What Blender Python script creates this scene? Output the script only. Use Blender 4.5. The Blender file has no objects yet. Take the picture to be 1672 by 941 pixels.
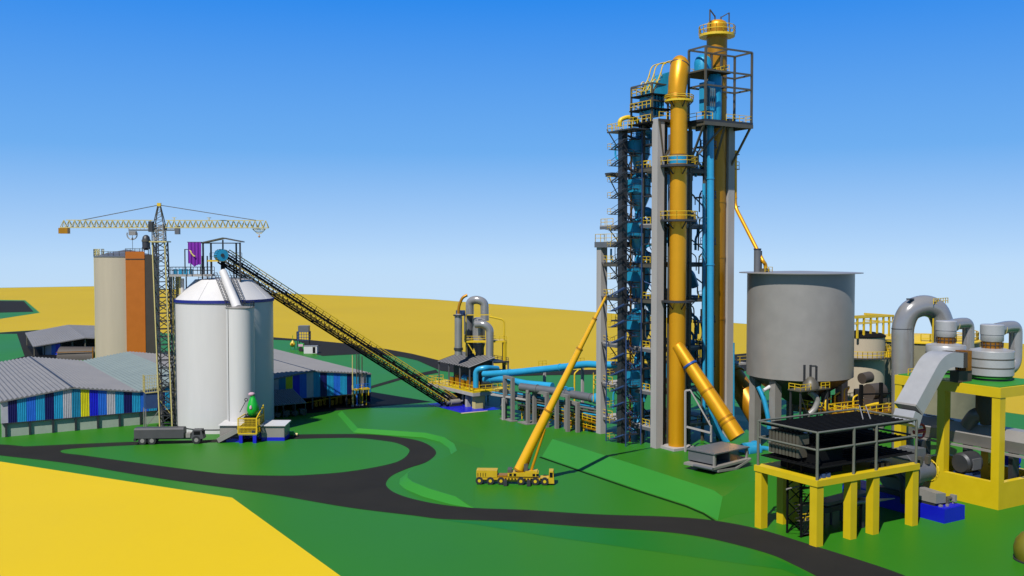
import bpy, math, random
from mathutils import Vector, Matrix
random.seed(7)
S = bpy.context.scene
COL = S.collection
R = math.radians

# ------------------------------------------------------------------ camera, sky, sun, exposure
EYE = Vector((0.0, 0.0, 45.0)); FPX = 1600.0; PW, PH = 1672.0, 941.0
TH = math.atan(60.0 / FPX)
cd = bpy.data.cameras.new('camera'); cam = bpy.data.objects.new('camera', cd); COL.objects.link(cam)
cd.sensor_width = 36.0; cd.lens = FPX / PW * 36.0; cd.clip_start = 1.0; cd.clip_end = 6000.0
cam.location = EYE; cam.rotation_euler = (math.pi / 2 - TH, 0, 0); S.camera = cam

SUN = Vector((-0.40, -0.80, 1.12)).normalized()
w = bpy.data.worlds.new('World'); S.world = w; w.use_nodes = True
nt = w.node_tree; nt.nodes.clear()
def nn(t, **k):
    n = nt.nodes.new(t)
    for a, b in k.items(): setattr(n, a, b)
    return n
tc = nn('ShaderNodeTexCoord'); sx = nn('ShaderNodeSeparateXYZ'); cx = nn('ShaderNodeCombineXYZ')
mz = nn('ShaderNodeMath', operation='MULTIPLY_ADD'); mz.inputs[1].default_value = 2.6; mz.inputs[2].default_value = 0.10
mx = nn('ShaderNodeMath', operation='MAXIMUM'); mx.inputs[1].default_value = 0.03
sky = nn('ShaderNodeTexSky', sky_type='NISHITA'); sky.sun_disc = False
sky.sun_elevation = math.asin(SUN.z); sky.sun_rotation = math.atan2(SUN.x, SUN.y)
sky.air_density = 1.0; sky.dust_density = 0.3; sky.ozone_density = 2.0
bg = nn('ShaderNodeBackground'); bg.inputs['Strength'].default_value = 0.05
mr0 = nn('ShaderNodeMapRange'); mr0.inputs['From Min'].default_value = -0.1; mr0.inputs['From Max'].default_value = 0.9
rp = nn('ShaderNodeValToRGB'); rp.color_ramp.interpolation = 'EASE'
stops = [(0.0, (.50,.69,.91)), (0.09, (.46,.66,.91)), (0.20, (.15,.42,.87)), (0.35, (.018,.25,.85)), (0.5, (.03,.18,.55)), (1.0, (.04,.12,.30))]
el = rp.color_ramp.elements
while len(el) < len(stops): el.new(0.5)
for e, (p_, c_) in zip(el, stops): e.position = p_; e.color = (*c_, 1)
rp.color_ramp.interpolation = 'LINEAR'
bg2 = nn('ShaderNodeBackground'); bg2.inputs['Strength'].default_value = 1.12/1.515
ad = nn('ShaderNodeMixShader'); ad.inputs[0].default_value = 0.85
wo = nn('ShaderNodeOutputWorld')
L = nt.links.new
L(tc.outputs['Generated'], sx.inputs[0]); L(sx.outputs[0], cx.inputs[0]); L(sx.outputs[1], cx.inputs[1])
L(sx.outputs[2], mz.inputs[0]); L(mz.outputs[0], mx.inputs[0]); L(mx.outputs[0], cx.inputs[2])
L(sx.outputs[2], mr0.inputs['Value']); L(mr0.outputs[0], rp.inputs[0]); L(rp.outputs[0], bg2.inputs['Color'])
L(cx.outputs[0], sky.inputs[0]); L(sky.outputs[0], bg.inputs['Color'])
L(bg.outputs[0], ad.inputs[1]); L(bg2.outputs[0], ad.inputs[2]); L(ad.outputs[0], wo.inputs[0])

sl = bpy.data.lights.new('sun', 'SUN'); sl.energy = 5.0; sl.angle = R(0.5); sl.color = (1, 0.98, 0.95)
so = bpy.data.objects.new('sun', sl); COL.objects.link(so); so.location = (0, 0, 200)
so.rotation_euler = SUN.to_track_quat('Z', 'Y').to_euler()
vs = S.view_settings; vs.view_transform = 'Standard'; vs.look = 'None'; vs.gamma = 1; vs.exposure = 0.6; vs.use_curve_mapping = False

# ------------------------------------------------------------------ measuring helpers (photo measurement -> world metres)
def ray(px, py):
    k = (px - PW / 2) / FPX; v = (PH / 2 - py) / FPX; s, c = math.sin(TH), math.cos(TH)
    return Vector((k, c + v * s, -s + v * c))
def at(px, py, Y):
    d = ray(px, py); return EYE + d * (Y / d.y)
def G(px, py, z=0.0):
    d = ray(px, py); return EYE + d * ((z - EYE.z) / d.z)
def zz(py, Y): return at(PW / 2, py, Y).z

# ------------------------------------------------------------------ materials
def lin(c): return tuple(((x / 255 / 12.92) if x / 255 <= 0.04045 else ((x / 255 + 0.055) / 1.055) ** 2.4) for x in c)
def paint(name, rgb, rough=0.5, metal=0.0, var=0.12, scale=0.35, spec=0.5, bump=0.0, streak=False):
    m = bpy.data.materials.new(name); m.use_nodes = True; t = m.node_tree; b = t.nodes['Principled BSDF']
    g = t.nodes.new('ShaderNodeNewGeometry'); mp = t.nodes.new('ShaderNodeMapping')
    t.links.new(g.outputs['Position'], mp.inputs['Vector'])
    mp.inputs['Scale'].default_value = (scale, scale, scale * (0.12 if streak else 1))
    n = t.nodes.new('ShaderNodeTexNoise'); n.inputs['Scale'].default_value = 1.0; n.inputs['Detail'].default_value = 5
    n.inputs['Roughness'].default_value = 0.6
    t.links.new(mp.outputs[0], n.inputs['Vector'])
    mr = t.nodes.new('ShaderNodeMapRange'); mr.inputs['From Min'].default_value = 0.3; mr.inputs['From Max'].default_value = 0.7
    mr.inputs['To Min'].default_value = 1 - var; mr.inputs['To Max'].default_value = 1 + var
    t.links.new(n.outputs[0], mr.inputs['Value'])
    mx_ = t.nodes.new('ShaderNodeVectorMath'); mx_.operation = 'SCALE'
    mx_.inputs[0].default_value = tuple(c_*0.57 for c_ in lin(rgb)); t.links.new(mr.outputs[0], mx_.inputs['Scale'])
    t.links.new(mx_.outputs[0], b.inputs['Base Color'])
    rr = t.nodes.new('ShaderNodeMapRange'); rr.inputs['To Min'].default_value = max(0.05, rough - 0.08); rr.inputs['To Max'].default_value = min(1, rough + 0.08)
    t.links.new(n.outputs[0], rr.inputs['Value']); t.links.new(rr.outputs[0], b.inputs['Roughness'])
    b.inputs['Metallic'].default_value = metal; b.inputs['Specular IOR Level'].default_value = spec
    if bump:
        bp = t.nodes.new('ShaderNodeBump'); bp.inputs['Strength'].default_value = bump; bp.inputs['Distance'].default_value = 0.05
        n2 = t.nodes.new('ShaderNodeTexNoise'); n2.inputs['Scale'].default_value = 3.0
        t.links.new(g.outputs['Position'], n2.inputs['Vector']); t.links.new(n2.outputs[0], bp.inputs['Height']); t.links.new(bp.outputs[0], b.inputs['Normal'])
    return m
M = dict(
    grass=paint('green_ground', (50, 122, 24), 0.45, var=0.06, scale=0.02, spec=0.10),
    slope_shade=paint('green_slope_shade', (26, 116, 24), 0.45, var=0.06, scale=0.03, spec=0.2),  # shade of the road embankment slope mixed into the green
    bank=paint('lit_bank_green', (54, 138, 46), 0.5, var=0.05, scale=0.05, spec=0.12),  # grass green lightened to paint sunlight on slopes; also plain green parts
    field=paint('yellow_field', (230, 194, 14), 0.6, var=0.04, scale=0.01, spec=0.12),
    farfield=paint('mustard_field', (198, 168, 46), 0.8, var=0.05, scale=0.006, spec=0.05),
    road=paint('asphalt', (43, 41, 37), 0.85, var=0.12, scale=0.1, spec=0.08),
    black=paint('black_steel', (9, 9, 9), 0.75, var=0.2, spec=0.15),
    dark=paint('dark_steel', (48, 48, 50), 0.5, var=0.15),
    bronze=paint('bronze_steel', (92, 86, 72), 0.5, 0.1, var=0.12),
    grey=paint('grey_steel', (156, 150, 142), 0.4, 0.15, var=0.06),
    greyd=paint('mid_grey_steel', (112, 112, 114), 0.42, 0.2, var=0.08),
    galv=paint('galvanised_sheet', (186, 184, 182), 0.36, 0.25, var=0.05, scale=0.6),
    pipe=paint('grey_duct', (168, 165, 162), 0.22, 0.4, var=0.06),
    conc=paint('concrete', (172, 166, 160), 0.8, var=0.08, scale=0.5, streak=True),
    white=paint('white_silo', (216, 212, 208), 0.42, var=0.03, scale=0.4, streak=True),
    beige=paint('beige_silo', (190, 174, 148), 0.7, var=0.04, scale=0.4, streak=True),
    orange=paint('orange_cladding', (212, 114, 0), 0.55, var=0.05),
    gold=paint('gold_duct', (250, 174, 12), 0.36, 0.5, var=0.03, scale=0.25),
    goldd=paint('dark_gold_duct', (204, 138, 8), 0.4, 0.5, var=0.06, scale=0.8, streak=True),
    yel=paint('yellow_steel', (220, 188, 8), 0.45, var=0.05),
    yrail=paint('yellow_rail', (232, 192, 18), 0.45, var=0.05),
    blue=paint('blue_pipe', (50, 165, 210), 0.35, 0.1, var=0.06),
    teal=paint('teal_cyclone', (40, 160, 202), 0.35, 0.2, var=0.12, scale=0.6),
    navyst=paint('slate_blue_steel', (58, 82, 128), 0.45, 0.1, var=0.15),
    rblue=paint('royal_blue', (14, 22, 190), 0.4, var=0.05),
    navy=paint('navy_band', (22, 32, 130), 0.5),
    purple=paint('purple_cloth', (122, 0, 160), 0.7, var=0.1, scale=2),
    cream=paint('cream_mark', (236, 214, 120), 0.6),
    roof=paint('grey_roof', (134, 131, 129), 0.6, 0.0, var=0.06, scale=0.15, spec=0.2),
    roofg=paint('green_grey_roof', (130, 141, 136), 0.6, 0.0, var=0.06, scale=0.15, spec=0.2),
    wallg=paint('grey_green_wall', (170, 182, 160), 0.7, var=0.08, scale=0.5),
    brown=paint('dark_brown', (70, 60, 50), 0.7, var=0.1),
    chassis=paint('crane_yellow', (206, 168, 10), 0.45, var=0.08, scale=1.0),
    fblue=paint('flange_blue', (16, 72, 150), 0.4),
    postg=paint('olive_grey_pipe', (112, 112, 98), 0.4, 0.1),
    drab=paint('drab_tank', (130, 124, 98), 0.7),
    contact_line=paint('dark_contact_line', (14, 44, 12), 0.9, spec=0.05),
    boomg=paint('boom_gold', (252, 186, 18), 0.28, 0.12, var=0.03),
    pconc=paint('weathered_concrete', (128, 123, 117), 0.85, var=0.12, scale=0.6, streak=True),
    rubber=paint('rubber', (22, 22, 23), 0.7),
    truck=paint('truck_grey', (74, 72, 72), 0.5),
    lime=paint('bright_green', (20, 176, 44), 0.35),
    pink=paint('pale_pink', (214, 170, 184), 0.5),
    red=paint('red_paint', (190, 24, 20), 0.4),
    olive=paint('olive_tank', (120, 112, 14), 0.5),
    wheat=paint('mast_cream', (206, 190, 120), 0.5, var=0.1),
    copper=paint('copper_ring', (190, 120, 20), 0.35, 0.6, var=0.2, scale=2),
    c0=paint('panel_navy', (10, 10, 92), 0.45), c1=paint('panel_teal', (30, 160, 206), 0.45), c2=paint('panel_blue', (32, 112, 222), 0.45),
    c3=paint('panel_grey', (196, 192, 198), 0.45), c4=paint('panel_sea', (24, 134, 172), 0.45), c5=paint('panel_yellow', (234, 222, 14), 0.45),
    c6=paint('panel_deep_blue', (14, 24, 214), 0.45),
)

# ------------------------------------------------------------------ mesh builder
V3 = lambda a: Vector(a) if not isinstance(a, Vector) else a
SPLIT = {'railing', 'treads', 'railings', 'pipe_run', 'roof_seam', 'hose', 'rib', 'lid_handle', 'bracing', 'wall_post', 'saddle', 'fittings', 'leg', 'post', 'brace', 'secondary_column', 'landing', 'handrail', 'support', 'cabinet', 'bracket', 'lifting_bar', 'lifting_davit', 'machine', 'trestle', 'stand', 'jib_lamp', 'outrigger', 'side_plate', 'winch', 'turntable_body', 'side_post', 'stored_frame', 'steel_leg', 'shelter_post', 'front_chord', 'tie_bar', 'cab_window', 'valve', 'hanging_frame', 'tip', 'roof_rail', 'ladder', 'yellow_screen', 'cart', 'tool', 'drive_box', 'hatch', 'support_column', 'blue_saddle', 'control_box', 'feet', 'coupling', 'terminal_box'}
class MB:
    def __init__(s): s.v = []; s.f = []; s.m = []; s.p = []
    def add(s, vs_, fs, mi=0):
        o = len(s.v); s.v += [tuple(p) for p in vs_]; s.p.append((o, len(s.v), len(s.f), len(s.f)+len(fs)))
        for f in fs: s.f.append(tuple(i + o for i in f)); s.m.append(mi)
        return s
    def box(s, x0, x1, y0, y1, z0, z1, mi=0):
        return s.hexa([(x0,y0,z0),(x1,y0,z0),(x1,y1,z0),(x0,y1,z0),(x0,y0,z1),(x1,y0,z1),(x1,y1,z1),(x0,y1,z1)], mi)
    def cbox(s, c, sx_, sy_, sz_, mi=0):
        x, y, z = c; return s.box(x-sx_/2, x+sx_/2, y-sy_/2, y+sy_/2, z, z+sz_, mi)
    def hexa(s, p, mi=0):
        return s.add(p, [(3,2,1,0),(4,5,6,7),(0,1,5,4),(1,2,6,5),(2,3,7,6),(3,0,4,7)], mi)
    def prism(s, poly, z0, z1, mi=0):
        n = len(poly)
        a = sum(poly[i][0]*poly[(i+1)%n][1]-poly[(i+1)%n][0]*poly[i][1] for i in range(n))
        if a < 0: poly = poly[::-1]
        return s.add([(p[0],p[1],z0) for p in poly]+[(p[0],p[1],z1) for p in poly],
                     [tuple(range(n-1,-1,-1)), tuple(range(n,2*n))]+[(i,(i+1)%n,n+(i+1)%n,n+i) for i in range(n)], mi)
    def beam(s, p, q, w_=0.15, h=None, mi=0, up=Vector((0,0,1))):
        p, q = V3(p), V3(q); h = h or w_; d = (q-p)
        if d.length < 1e-6: return s
        d.normalize()
        if abs(d.dot(up)) > 0.99: up = Vector((0,1,0))
        a = d.cross(up).normalized()*(w_/2); b = a.cross(d).normalized()*(h/2)
        return s.hexa([p-a-b,p+a-b,q+a-b,q-a-b,p-a+b,p+a+b,q+a+b,q-a+b], mi)
    def tube(s, pts, r, n=14, mi=0, cap=True, closed=False):
        pts = [V3(p) for p in pts]; k = len(pts)
        rs = r if isinstance(r, (list, tuple)) else [r]*k
        t0 = (pts[1]-pts[0]).normalized(); ref = Vector((0,0,1)) if abs(t0.z) < 0.9 else Vector((0,1,0))
        a = t0.cross(ref).normalized(); vs_ = []
        for i in range(k):
            t = ((pts[i]-pts[i-1]).normalized() if i else Vector()) + ((pts[i+1]-pts[i]).normalized() if i < k-1 else Vector())
            if closed and i in (0, k-1): t = (pts[1]-pts[0]).normalized()+(pts[k-1]-pts[k-2]).normalized()
            t.normalize(); a = (a - t*a.dot(t)).normalized(); b = t.cross(a)
            for j in range(n):
                an = 2*math.pi*j/n; vs_.append(pts[i]+(a*math.cos(an)+b*math.sin(an))*rs[i])
        fs = [(i*n+j, i*n+(j+1)%n, (i+1)*n+(j+1)%n, (i+1)*n+j) for i in range(k-1) for j in range(n)]
        if cap: fs += [tuple(range(n-1,-1,-1)), tuple((k-1)*n+j for j in range(n))]
        return s.add(vs_, fs, mi)
    def cyl(s, p, q, r, r2=None, n=20, mi=0, cap=True): return s.tube([p, q], [r, r if r2 is None else r2], n, mi, cap)
    def lathe(s, prof, c=(0,0,0), n=32, mi=0):
        vs_ = []; k = len(prof)
        for r_, z in prof:
            for j in range(n):
                an = 2*math.pi*j/n; vs_.append((c[0]+r_*math.cos(an), c[1]+r_*math.sin(an), c[2]+z))
        fs = [(i*n+j, i*n+(j+1)%n, (i+1)*n+(j+1)%n, (i+1)*n+j) for i in range(k-1) for j in range(n)]
        if prof[0][0] > 1e-3: fs.append(tuple(range(n-1,-1,-1)))
        if prof[-1][0] > 1e-3: fs.append(tuple((k-1)*n+j for j in range(n)))
        return s.add(vs_, fs, mi)
    def rail(s, pts, h=1.3, post=2.0, w_=0.11, closed=False, levels=(1.0, 0.5), mi=0):
        pts = [V3(p) for p in pts]
        if closed: pts = pts+[pts[0]]
        for a, b in zip(pts, pts[1:]):
            for l in levels: s.beam(a+Vector((0,0,h*l)), b+Vector((0,0,h*l)), w_, mi=mi)
            n = max(1, round((b-a).length/post))
            for i in range(n+1):
                p = a.lerp(b, i/n); s.beam(p, p+Vector((0,0,h)), w_, mi=mi)
        return s
    def lattice(s, p, q, wd, bays, w_=0.2, b_=0.12, mi=0, mb=0, ht=None, faces=4):
        """square lattice truss from p to q"""
        p, q = V3(p), V3(q); d = (q-p).normalized(); up = Vector((0,0,1)) if abs(d.z) < 0.9 else Vector((0,1,0))
        a = d.cross(up).normalized()*(wd/2); b = a.cross(d).normalized()*((ht or wd)/2)
        cs = [-a-b, a-b, a+b, -a+b]
        for c in cs: s.beam(p+c, q+c, w_, mi=mi)
        for i in range(bays):
            u0, u1 = p.lerp(q, i/bays), p.lerp(q, (i+1)/bays)
            for k in range(4):
                c0, c1 = cs[k], cs[(k+1)%4]
                s.beam(u0+c0, u0+c1, b_, mi=mb)
                if i % 2: c0, c1 = c1, c0
                s.beam(u0+c0, u1+c1, b_, mi=mb)
        return s
    def clusters(s):
        bb = []
        for a, b, _, _ in s.p:
            q = s.v[a:b]; bb.append([min(v[i] for v in q)-.04 for i in range(3)]+[max(v[i] for v in q)+.04 for i in range(3)])
        par = list(range(len(bb)))
        def find(i):
            while par[i] != i: par[i] = par[par[i]]; i = par[i]
            return i
        for i in range(len(bb)):
            for j in range(i):
                A, B = bb[i], bb[j]
                if all(A[k] <= B[k+3] and B[k] <= A[k+3] for k in range(3)): par[find(i)] = find(j)
        g = {}
        for i in range(len(bb)): g.setdefault(find(i), []).append(i)
        return list(g.values())
    def build(s, name, mat, parent=None, loc=(0,0,0), yaw=0.0, smooth=38):
        if name in SPLIT and s.p and s.p[-1][1] == len(s.v):
            cl = s.clusters()
            if 1 < len(cl) <= 60:
                first = None
                for c in cl:
                    m_ = MB()
                    for i in c:
                        a, b, f0, f1 = s.p[i]; o = len(m_.v); m_.v += s.v[a:b]
                        for f, mi in zip(s.f[f0:f1], s.m[f0:f1]): m_.f.append(tuple(k-a+o for k in f)); m_.m.append(mi)
                    ob = m_.build(name, mat, parent, loc, yaw, smooth); first = first or ob
                return first
        me = bpy.data.meshes.new(name); me.from_pydata(s.v, [], s.f)
        for m_ in (mat if isinstance(mat, (list, tuple)) else [mat]): me.materials.append(M[m_] if isinstance(m_, str) else m_)
        me.polygons.foreach_set('material_index', s.m); me.polygons.foreach_set('use_smooth', [True]*len(s.f))
        me.set_sharp_from_angle(angle=R(smooth)); me.update()
        o = bpy.data.objects.new(name, me); COL.objects.link(o); o.location = loc; o.rotation_euler.z = yaw
        if parent is not None: o.parent = parent.o if isinstance(parent, Thing) else parent
        return o
def tag(o, label=None, cat=None, group=None, kind=None):
    o = o.o if isinstance(o, Thing) else o
    if label: o['label'] = label
    if cat: o['category'] = cat
    if group: o['group'] = group
    if kind: o['kind'] = kind
    return o
class Thing:
    def __init__(s, name, label, cat, loc=(0,0,0), yaw=0.0, group=None):
        s.o = bpy.data.objects.new(name, None); COL.objects.link(s.o); s.o.empty_display_size = 1
        s.o.location = loc; s.o.rotation_euler.z = yaw
        s.loc = V3(loc).copy(); s.yaw = yaw; tag(s.o, label, cat, group)
        s.inv = (Matrix.Translation(s.loc) @ Matrix.Rotation(yaw, 4, 'Z')).inverted()
    def l(s, p): return s.inv @ V3(p)
    def at(s, px, py, Y): return s.l(at(px, py, Y))
    def onY(s, px, py, ly):            # where the sight line meets the vertical plane local y = ly
        e = s.l(EYE); d = s.l(EYE+ray(px, py))-e; return e+d*((ly-e.y)/d.y)
    def onX(s, px, py, lx):
        e = s.l(EYE); d = s.l(EYE+ray(px, py))-e; return e+d*((lx-e.x)/d.x)
    def onZ(s, px, py, lz):
        e = s.l(EYE); d = s.l(EYE+ray(px, py))-e; return e+d*((lz-e.z)/d.z)
def fillet(pts, rad, n=6):
    pts = [V3(p) for p in pts]; out = [pts[0]]
    for i in range(1, len(pts)-1):
        a, b, c = pts[i-1], pts[i], pts[i+1]
        r_ = min(rad, (a-b).length*0.49, (c-b).length*0.49)
        p, q = b+(a-b).normalized()*r_, b+(c-b).normalized()*r_
        for k in range(n+1):
            t = k/n; out.append(p*(1-t)**2+b*2*t*(1-t)+q*t*t)
    return out+[pts[-1]]
def smooth2(pts, n=6, closed=True):
    """Catmull-Rom through ground points"""
    k = len(pts); out = []
    for i in range(k if closed else k-1):
        P = [pts[(i+j-1) % k] if closed else pts[min(max(i+j-1,0),k-1)] for j in range(4)]
        for q in range(n):
            t = q/n
            out.append(0.5*((2*P[1])+(P[2]-P[0])*t+(2*P[0]-5*P[1]+4*P[2]-P[3])*t*t+(3*P[1]-P[0]-3*P[2]+P[3])*t**3))
    return out
def sheet(name, pts, z, mat, thick=0.0):
    from mathutils.geometry import tessellate_polygon
    vs_ = [Vector((p[0], p[1], z)) for p in pts]
    fs = tessellate_polygon([vs_]); me = bpy.data.meshes.new(name)
    ff = []
    for f in fs:
        a, b, c = (vs_[i] for i in f)
        ff.append(tuple(f) if (b-a).cross(c-a).z > 0 else tuple(f)[::-1])
    me.from_pydata([tuple(v) for v in vs_], [], ff); me.materials.append(M[mat]); me.update()
    o = bpy.data.objects.new(name, me); COL.objects.link(o); o['kind'] = 'structure'; return o

# ------------------------------------------------------------------ the ground
YAW = R(31.0)
plate = [G(-60, 471), G(158, 467.5), G(700, 488.5), G(1500, 551), G(2300, 601), Vector((260, 60, 0)), Vector((120, 40, 0)), Vector((-120, 40, 0)), Vector((-700, 300, 0)), Vector((-900, 900, 0))]
g = MB().prism([(p.x, p.y) for p in plate], -3.0, 0.0); tag(g.build('ground', 'grass', smooth=20), kind='structure')
edge = [G(-58, 471.3), G(158, 467.8), G(700, 488.8), G(1500, 551.3), G(2290, 600.5)]
sheet('yellow_field', edge+[G(2290, 760), G(1672, 677.6), G(1560, 662), G(1400, 640), G(1222, 579), G(1100, 588), G(980, 604), G(850, 605), G(790, 601), G(722, 590), G(673, 578), G(629, 570), G(569, 561.6), G(506, 555.5), G(445, 551), G(300, 546), G(158, 538), G(61, 539), G(0, 543), G(-58, 546)], 0.03, 'farfield')
sheet('near_field', [G(-400, 700), G(0, 754), G(379, 813), G(556, 941), G(640, 1000), G(-400, 1000)], 0.03, 'field')
far_up = [(445,551),(506,555.5),(569,561.6),(629,570),(673,578),(722,590),(790,601),(850,605),(980,604),(1100,588),(1222,577)]
far_dn = [(1222,606),(1100,612),(977,612),(894,613),(800,616),(720,606),(681.5,589),(655,583),(603,578),(586,578.6),(527,581.6),(517,579),(489,557),(445,555)]
sheet('road', [G(*p) for p in far_up+far_dn], 0.06, 'road')
sheet('path', [G(604,631), G(657,615.5), G(712,604), G(716,609), G(657,620), G(604,635.5)], 0.045, 'road')
up = [(-120,721),(0,726),(33,728.5),(47,729),(111,726),(222,721.6),(333,719),(400,714),(480,710),(560,709),(605,709.8),(650,714),(690,722),(712,738),(698,754),(668,764.5),(641,776.5),(630.6,788.4),(633.6,797),(647,806),(674,815),(718.7,824),(778,830),(860,833),(969,840),(1089,844),(1163,850),(1238,864),(1324,890),(1426,922),(1479,941),(1560,975)]
dn = [(1400,975),(1333,941),(1299,924),(1256,905),(1178,884),(1119,873),(1059,867),(969,861.6),(860,853.5),(778,850),(719,847.6),(674,842),(569,829),(460,810.4),(383,799),(250,780),(111,757),(0,744),(-120,730)]
sheet('road', smooth2([G(*p) for p in up], 5, False)+[G(*up[-1])]+smooth2([G(*p) for p in dn], 5, False)+[G(*dn[-1])], 0.03, 'road')
isl = [(101,739.5),(139,744.5),(222,756),(305,767),(375,775),(460,777.3),(510,775.6),(569,770.5),(629,760),(656,751),(668,739),(665,731.7),(647,724),(623,720),(584,716),(539.5,716),(471,718),(355,723),(230,727),(116.5,733.5)]
sheet('grass', smooth2([G(*p) for p in isl], 4), 0.055, 'grass')
sheet('slope_shade', smooth2([G(*p) for p in [(719,849),(778,851.5),(860,855),(969,863),(1059,869),(1119,875),(1178,885.5),(1256,906.5)]], 4, False)+[G(1299,926), G(1336,944), G(1330,950), G(1278,930), G(1100,905), G(900,877), G(780,857)], 0.02, 'slope_shade')  # flat strip painted darker in place of the shaded embankment slope
# far-left yard, its drive and the pond-like pad
sheet('path', [G(-58, 543), G(0,543.5), G(61,539.5), G(120,539), G(110,556), G(70,590), G(-58,600)], 0.045, 'road')
sheet('grass', [G(-58,545.5), G(27.6,545.5), G(40,582), G(0,593), G(-58,600)], 0.06, 'grass')
sheet('grass', [G(-58,489.5), G(41,490.5), G(65,511), G(0,521), G(-58,528)], 0.06, 'grass')
sheet('yard', [G(-58,491), G(39,492), G(55,509.5), G(-58,512.5)], 0.09, 'road')
sheet('yard', [G(490,676.5), G(500,645), G(606,640), G(706,656.5), G(620,664)], 0.02, 'black')  # warehouse's cast shadow painted black together with a dark pad

def terrace(name, outer, inner, mat, mats, plain_from=None):
    """outer: ground line points, inner: crest points (same count), one closed ring"""
    n = len(outer); b = MB(); b.add([tuple(p) for p in outer]+[tuple(p) for p in inner], [(i,(i+1)%n,n+(i+1)%n,n+i) for i in range(n)], 1)
    if plain_from: b.m = [1 if i < plain_from else 0 for i in range(n)]
    from mathutils.geometry import tessellate_polygon
    fl = [Vector((p[0], p[1], 0)) for p in inner]
    o = len(b.v); b.v += [tuple(p) for p in inner]
    for f in tessellate_polygon([fl]):
        a, bb, c = (fl[i] for i in f); f = tuple(f) if (bb-a).cross(c-a).z > 0 else tuple(f)[::-1]
        b.f.append(tuple(i+o for i in f)); b.m.append(0)
    ob = b.build(name, mats, smooth=25); tag(ob, kind='structure'); return ob
TZ = 2.0
t_top = [G(902,717,TZ), G(1040,760,TZ), G(1130,789,TZ), G(1166,801,TZ), G(1180,811,TZ), Vector((52,196,TZ)), Vector((64,240,TZ)), Vector((46,262,TZ)), G(985,704.5,TZ)]
t_bot = [G(885,745.5,0.01), G(1035,797,0.01), G(1122,825,0.01), G(1150,837,0.01), G(1172,850,0.01), Vector((68,182,0.01)), Vector((88,240,0.01)), Vector((46,285,0.01)), G(975,705,0.01)]
t_bot = t_bot[:5]+[G(1199,841.5,0.01)]+t_bot[5:]
t_top = t_top[:5]+[G(1184,810,TZ)]+t_top[5:]
terrace('terrain', t_bot, t_top, 'grass', ['grass', 'bank'], 4)
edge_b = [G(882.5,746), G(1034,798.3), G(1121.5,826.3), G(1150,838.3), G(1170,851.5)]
sheet('contact_line', edge_b+[p+Vector((-.35,-.9,0)) for p in edge_b[::-1]], .02, 'contact_line')  # thin dark strip added as a drawn contact line, not a trench
BZ = 0.95
rim = [(551,676.5,.9),(577,706.5,.95),(645,711.5,.95),(690,714.5,.95),(718,721.5,.95),(733,732,.95),(737,743,.95),(722,752,.95),(695,760,.95),(668,770,.95),(653,782,1.2),(652,791,1.2),(662,799,1.2),(690,811,1.2),(735,823.5,1.1),(765,829,.2),(775,830,0),(776,785,0),(792,735,0),(770,700,0),(730,684,0),(650,671,0),(590,667,0)]
bo = [G(p[0], p[1], 0.012) for p in rim]
cen = sum((p for p in bo), Vector())/len(bo)
bi = []
for i, p in enumerate(rim):
    a, c = bo[i-1], bo[(i+1) % len(bo)]; d = (c-a).normalized(); nrm = Vector((-d.y, d.x, 0))
    bi.append(bo[i]+nrm*(-1)*0+Vector((0,0,p[2])))
# inset the crest towards the inside of the ring
ar = sum(bo[i].x*bo[(i+1)%len(bo)].y-bo[(i+1)%len(bo)].x*bo[i].y for i in range(len(bo)))
sg = 1 if ar > 0 else -1
for i, p in enumerate(rim):
    a, c = bo[i-1], bo[(i+1) % len(bo)]; d = (c-a).normalized(); nrm = Vector((-d.y, d.x, 0))*sg
    bi[i] = bo[i]+nrm*(1.3*p[2])+Vector((0,0,p[2]))
if sg < 0: bo.reverse(); bi.reverse()
terrace('terrain', bo, bi, 'grass', ['grass', 'bank'])
# ------------------------------------------------------------------ preheater tower
C0 = G(1072, 731, TZ)
T = Thing('preheater_tower', 'tall open steel and concrete process tower with grey columns and yellow railed floors', 'tower', C0, YAW)
hz = lambda py: zz(py, C0.y)-TZ                   # local height of a level seen at row py on the front column
LV = [hz(y) for y in (195, 272, 365, 430, 489, 570, 640, 699)]
W_, D_ = 21.0, 20.0
def col(x, y, h, w_=1.9, mat='conc', z0=0): return MB().box(x-w_/2, x+w_/2, y-w_/2, y+w_/2, z0, h).build('column', mat, T)
col(0, 0, LV[0]); col(W_, 0.4, LV[0]+1.5); col(-0.3, D_, hz(376)-2.6, 1.8)
col(11.2, 3.2, LV[0]-1.5, 1.5, 'greyd'); col(W_, D_, LV[0], 1.6, 'greyd'); col(11, D_, LV[0], 1.4, 'greyd')
b = MB()
for x, y, h in ((2.6, .6, LV[0]), (0.5, 5.6, LV[0]+8), (W_-2, 1.2, LV[0]), (3.4, 0.2, LV[2]), (9.6, .6, LV[0]), (14, .8, LV[0]), (0, 12, LV[1]+2), (18, D_, LV[0]), (6, D_, LV[0])):
    b.beam((x, y, 0), (x, y, h), 0.55)
b.build('secondary_column', 'bronze', T)
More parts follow.
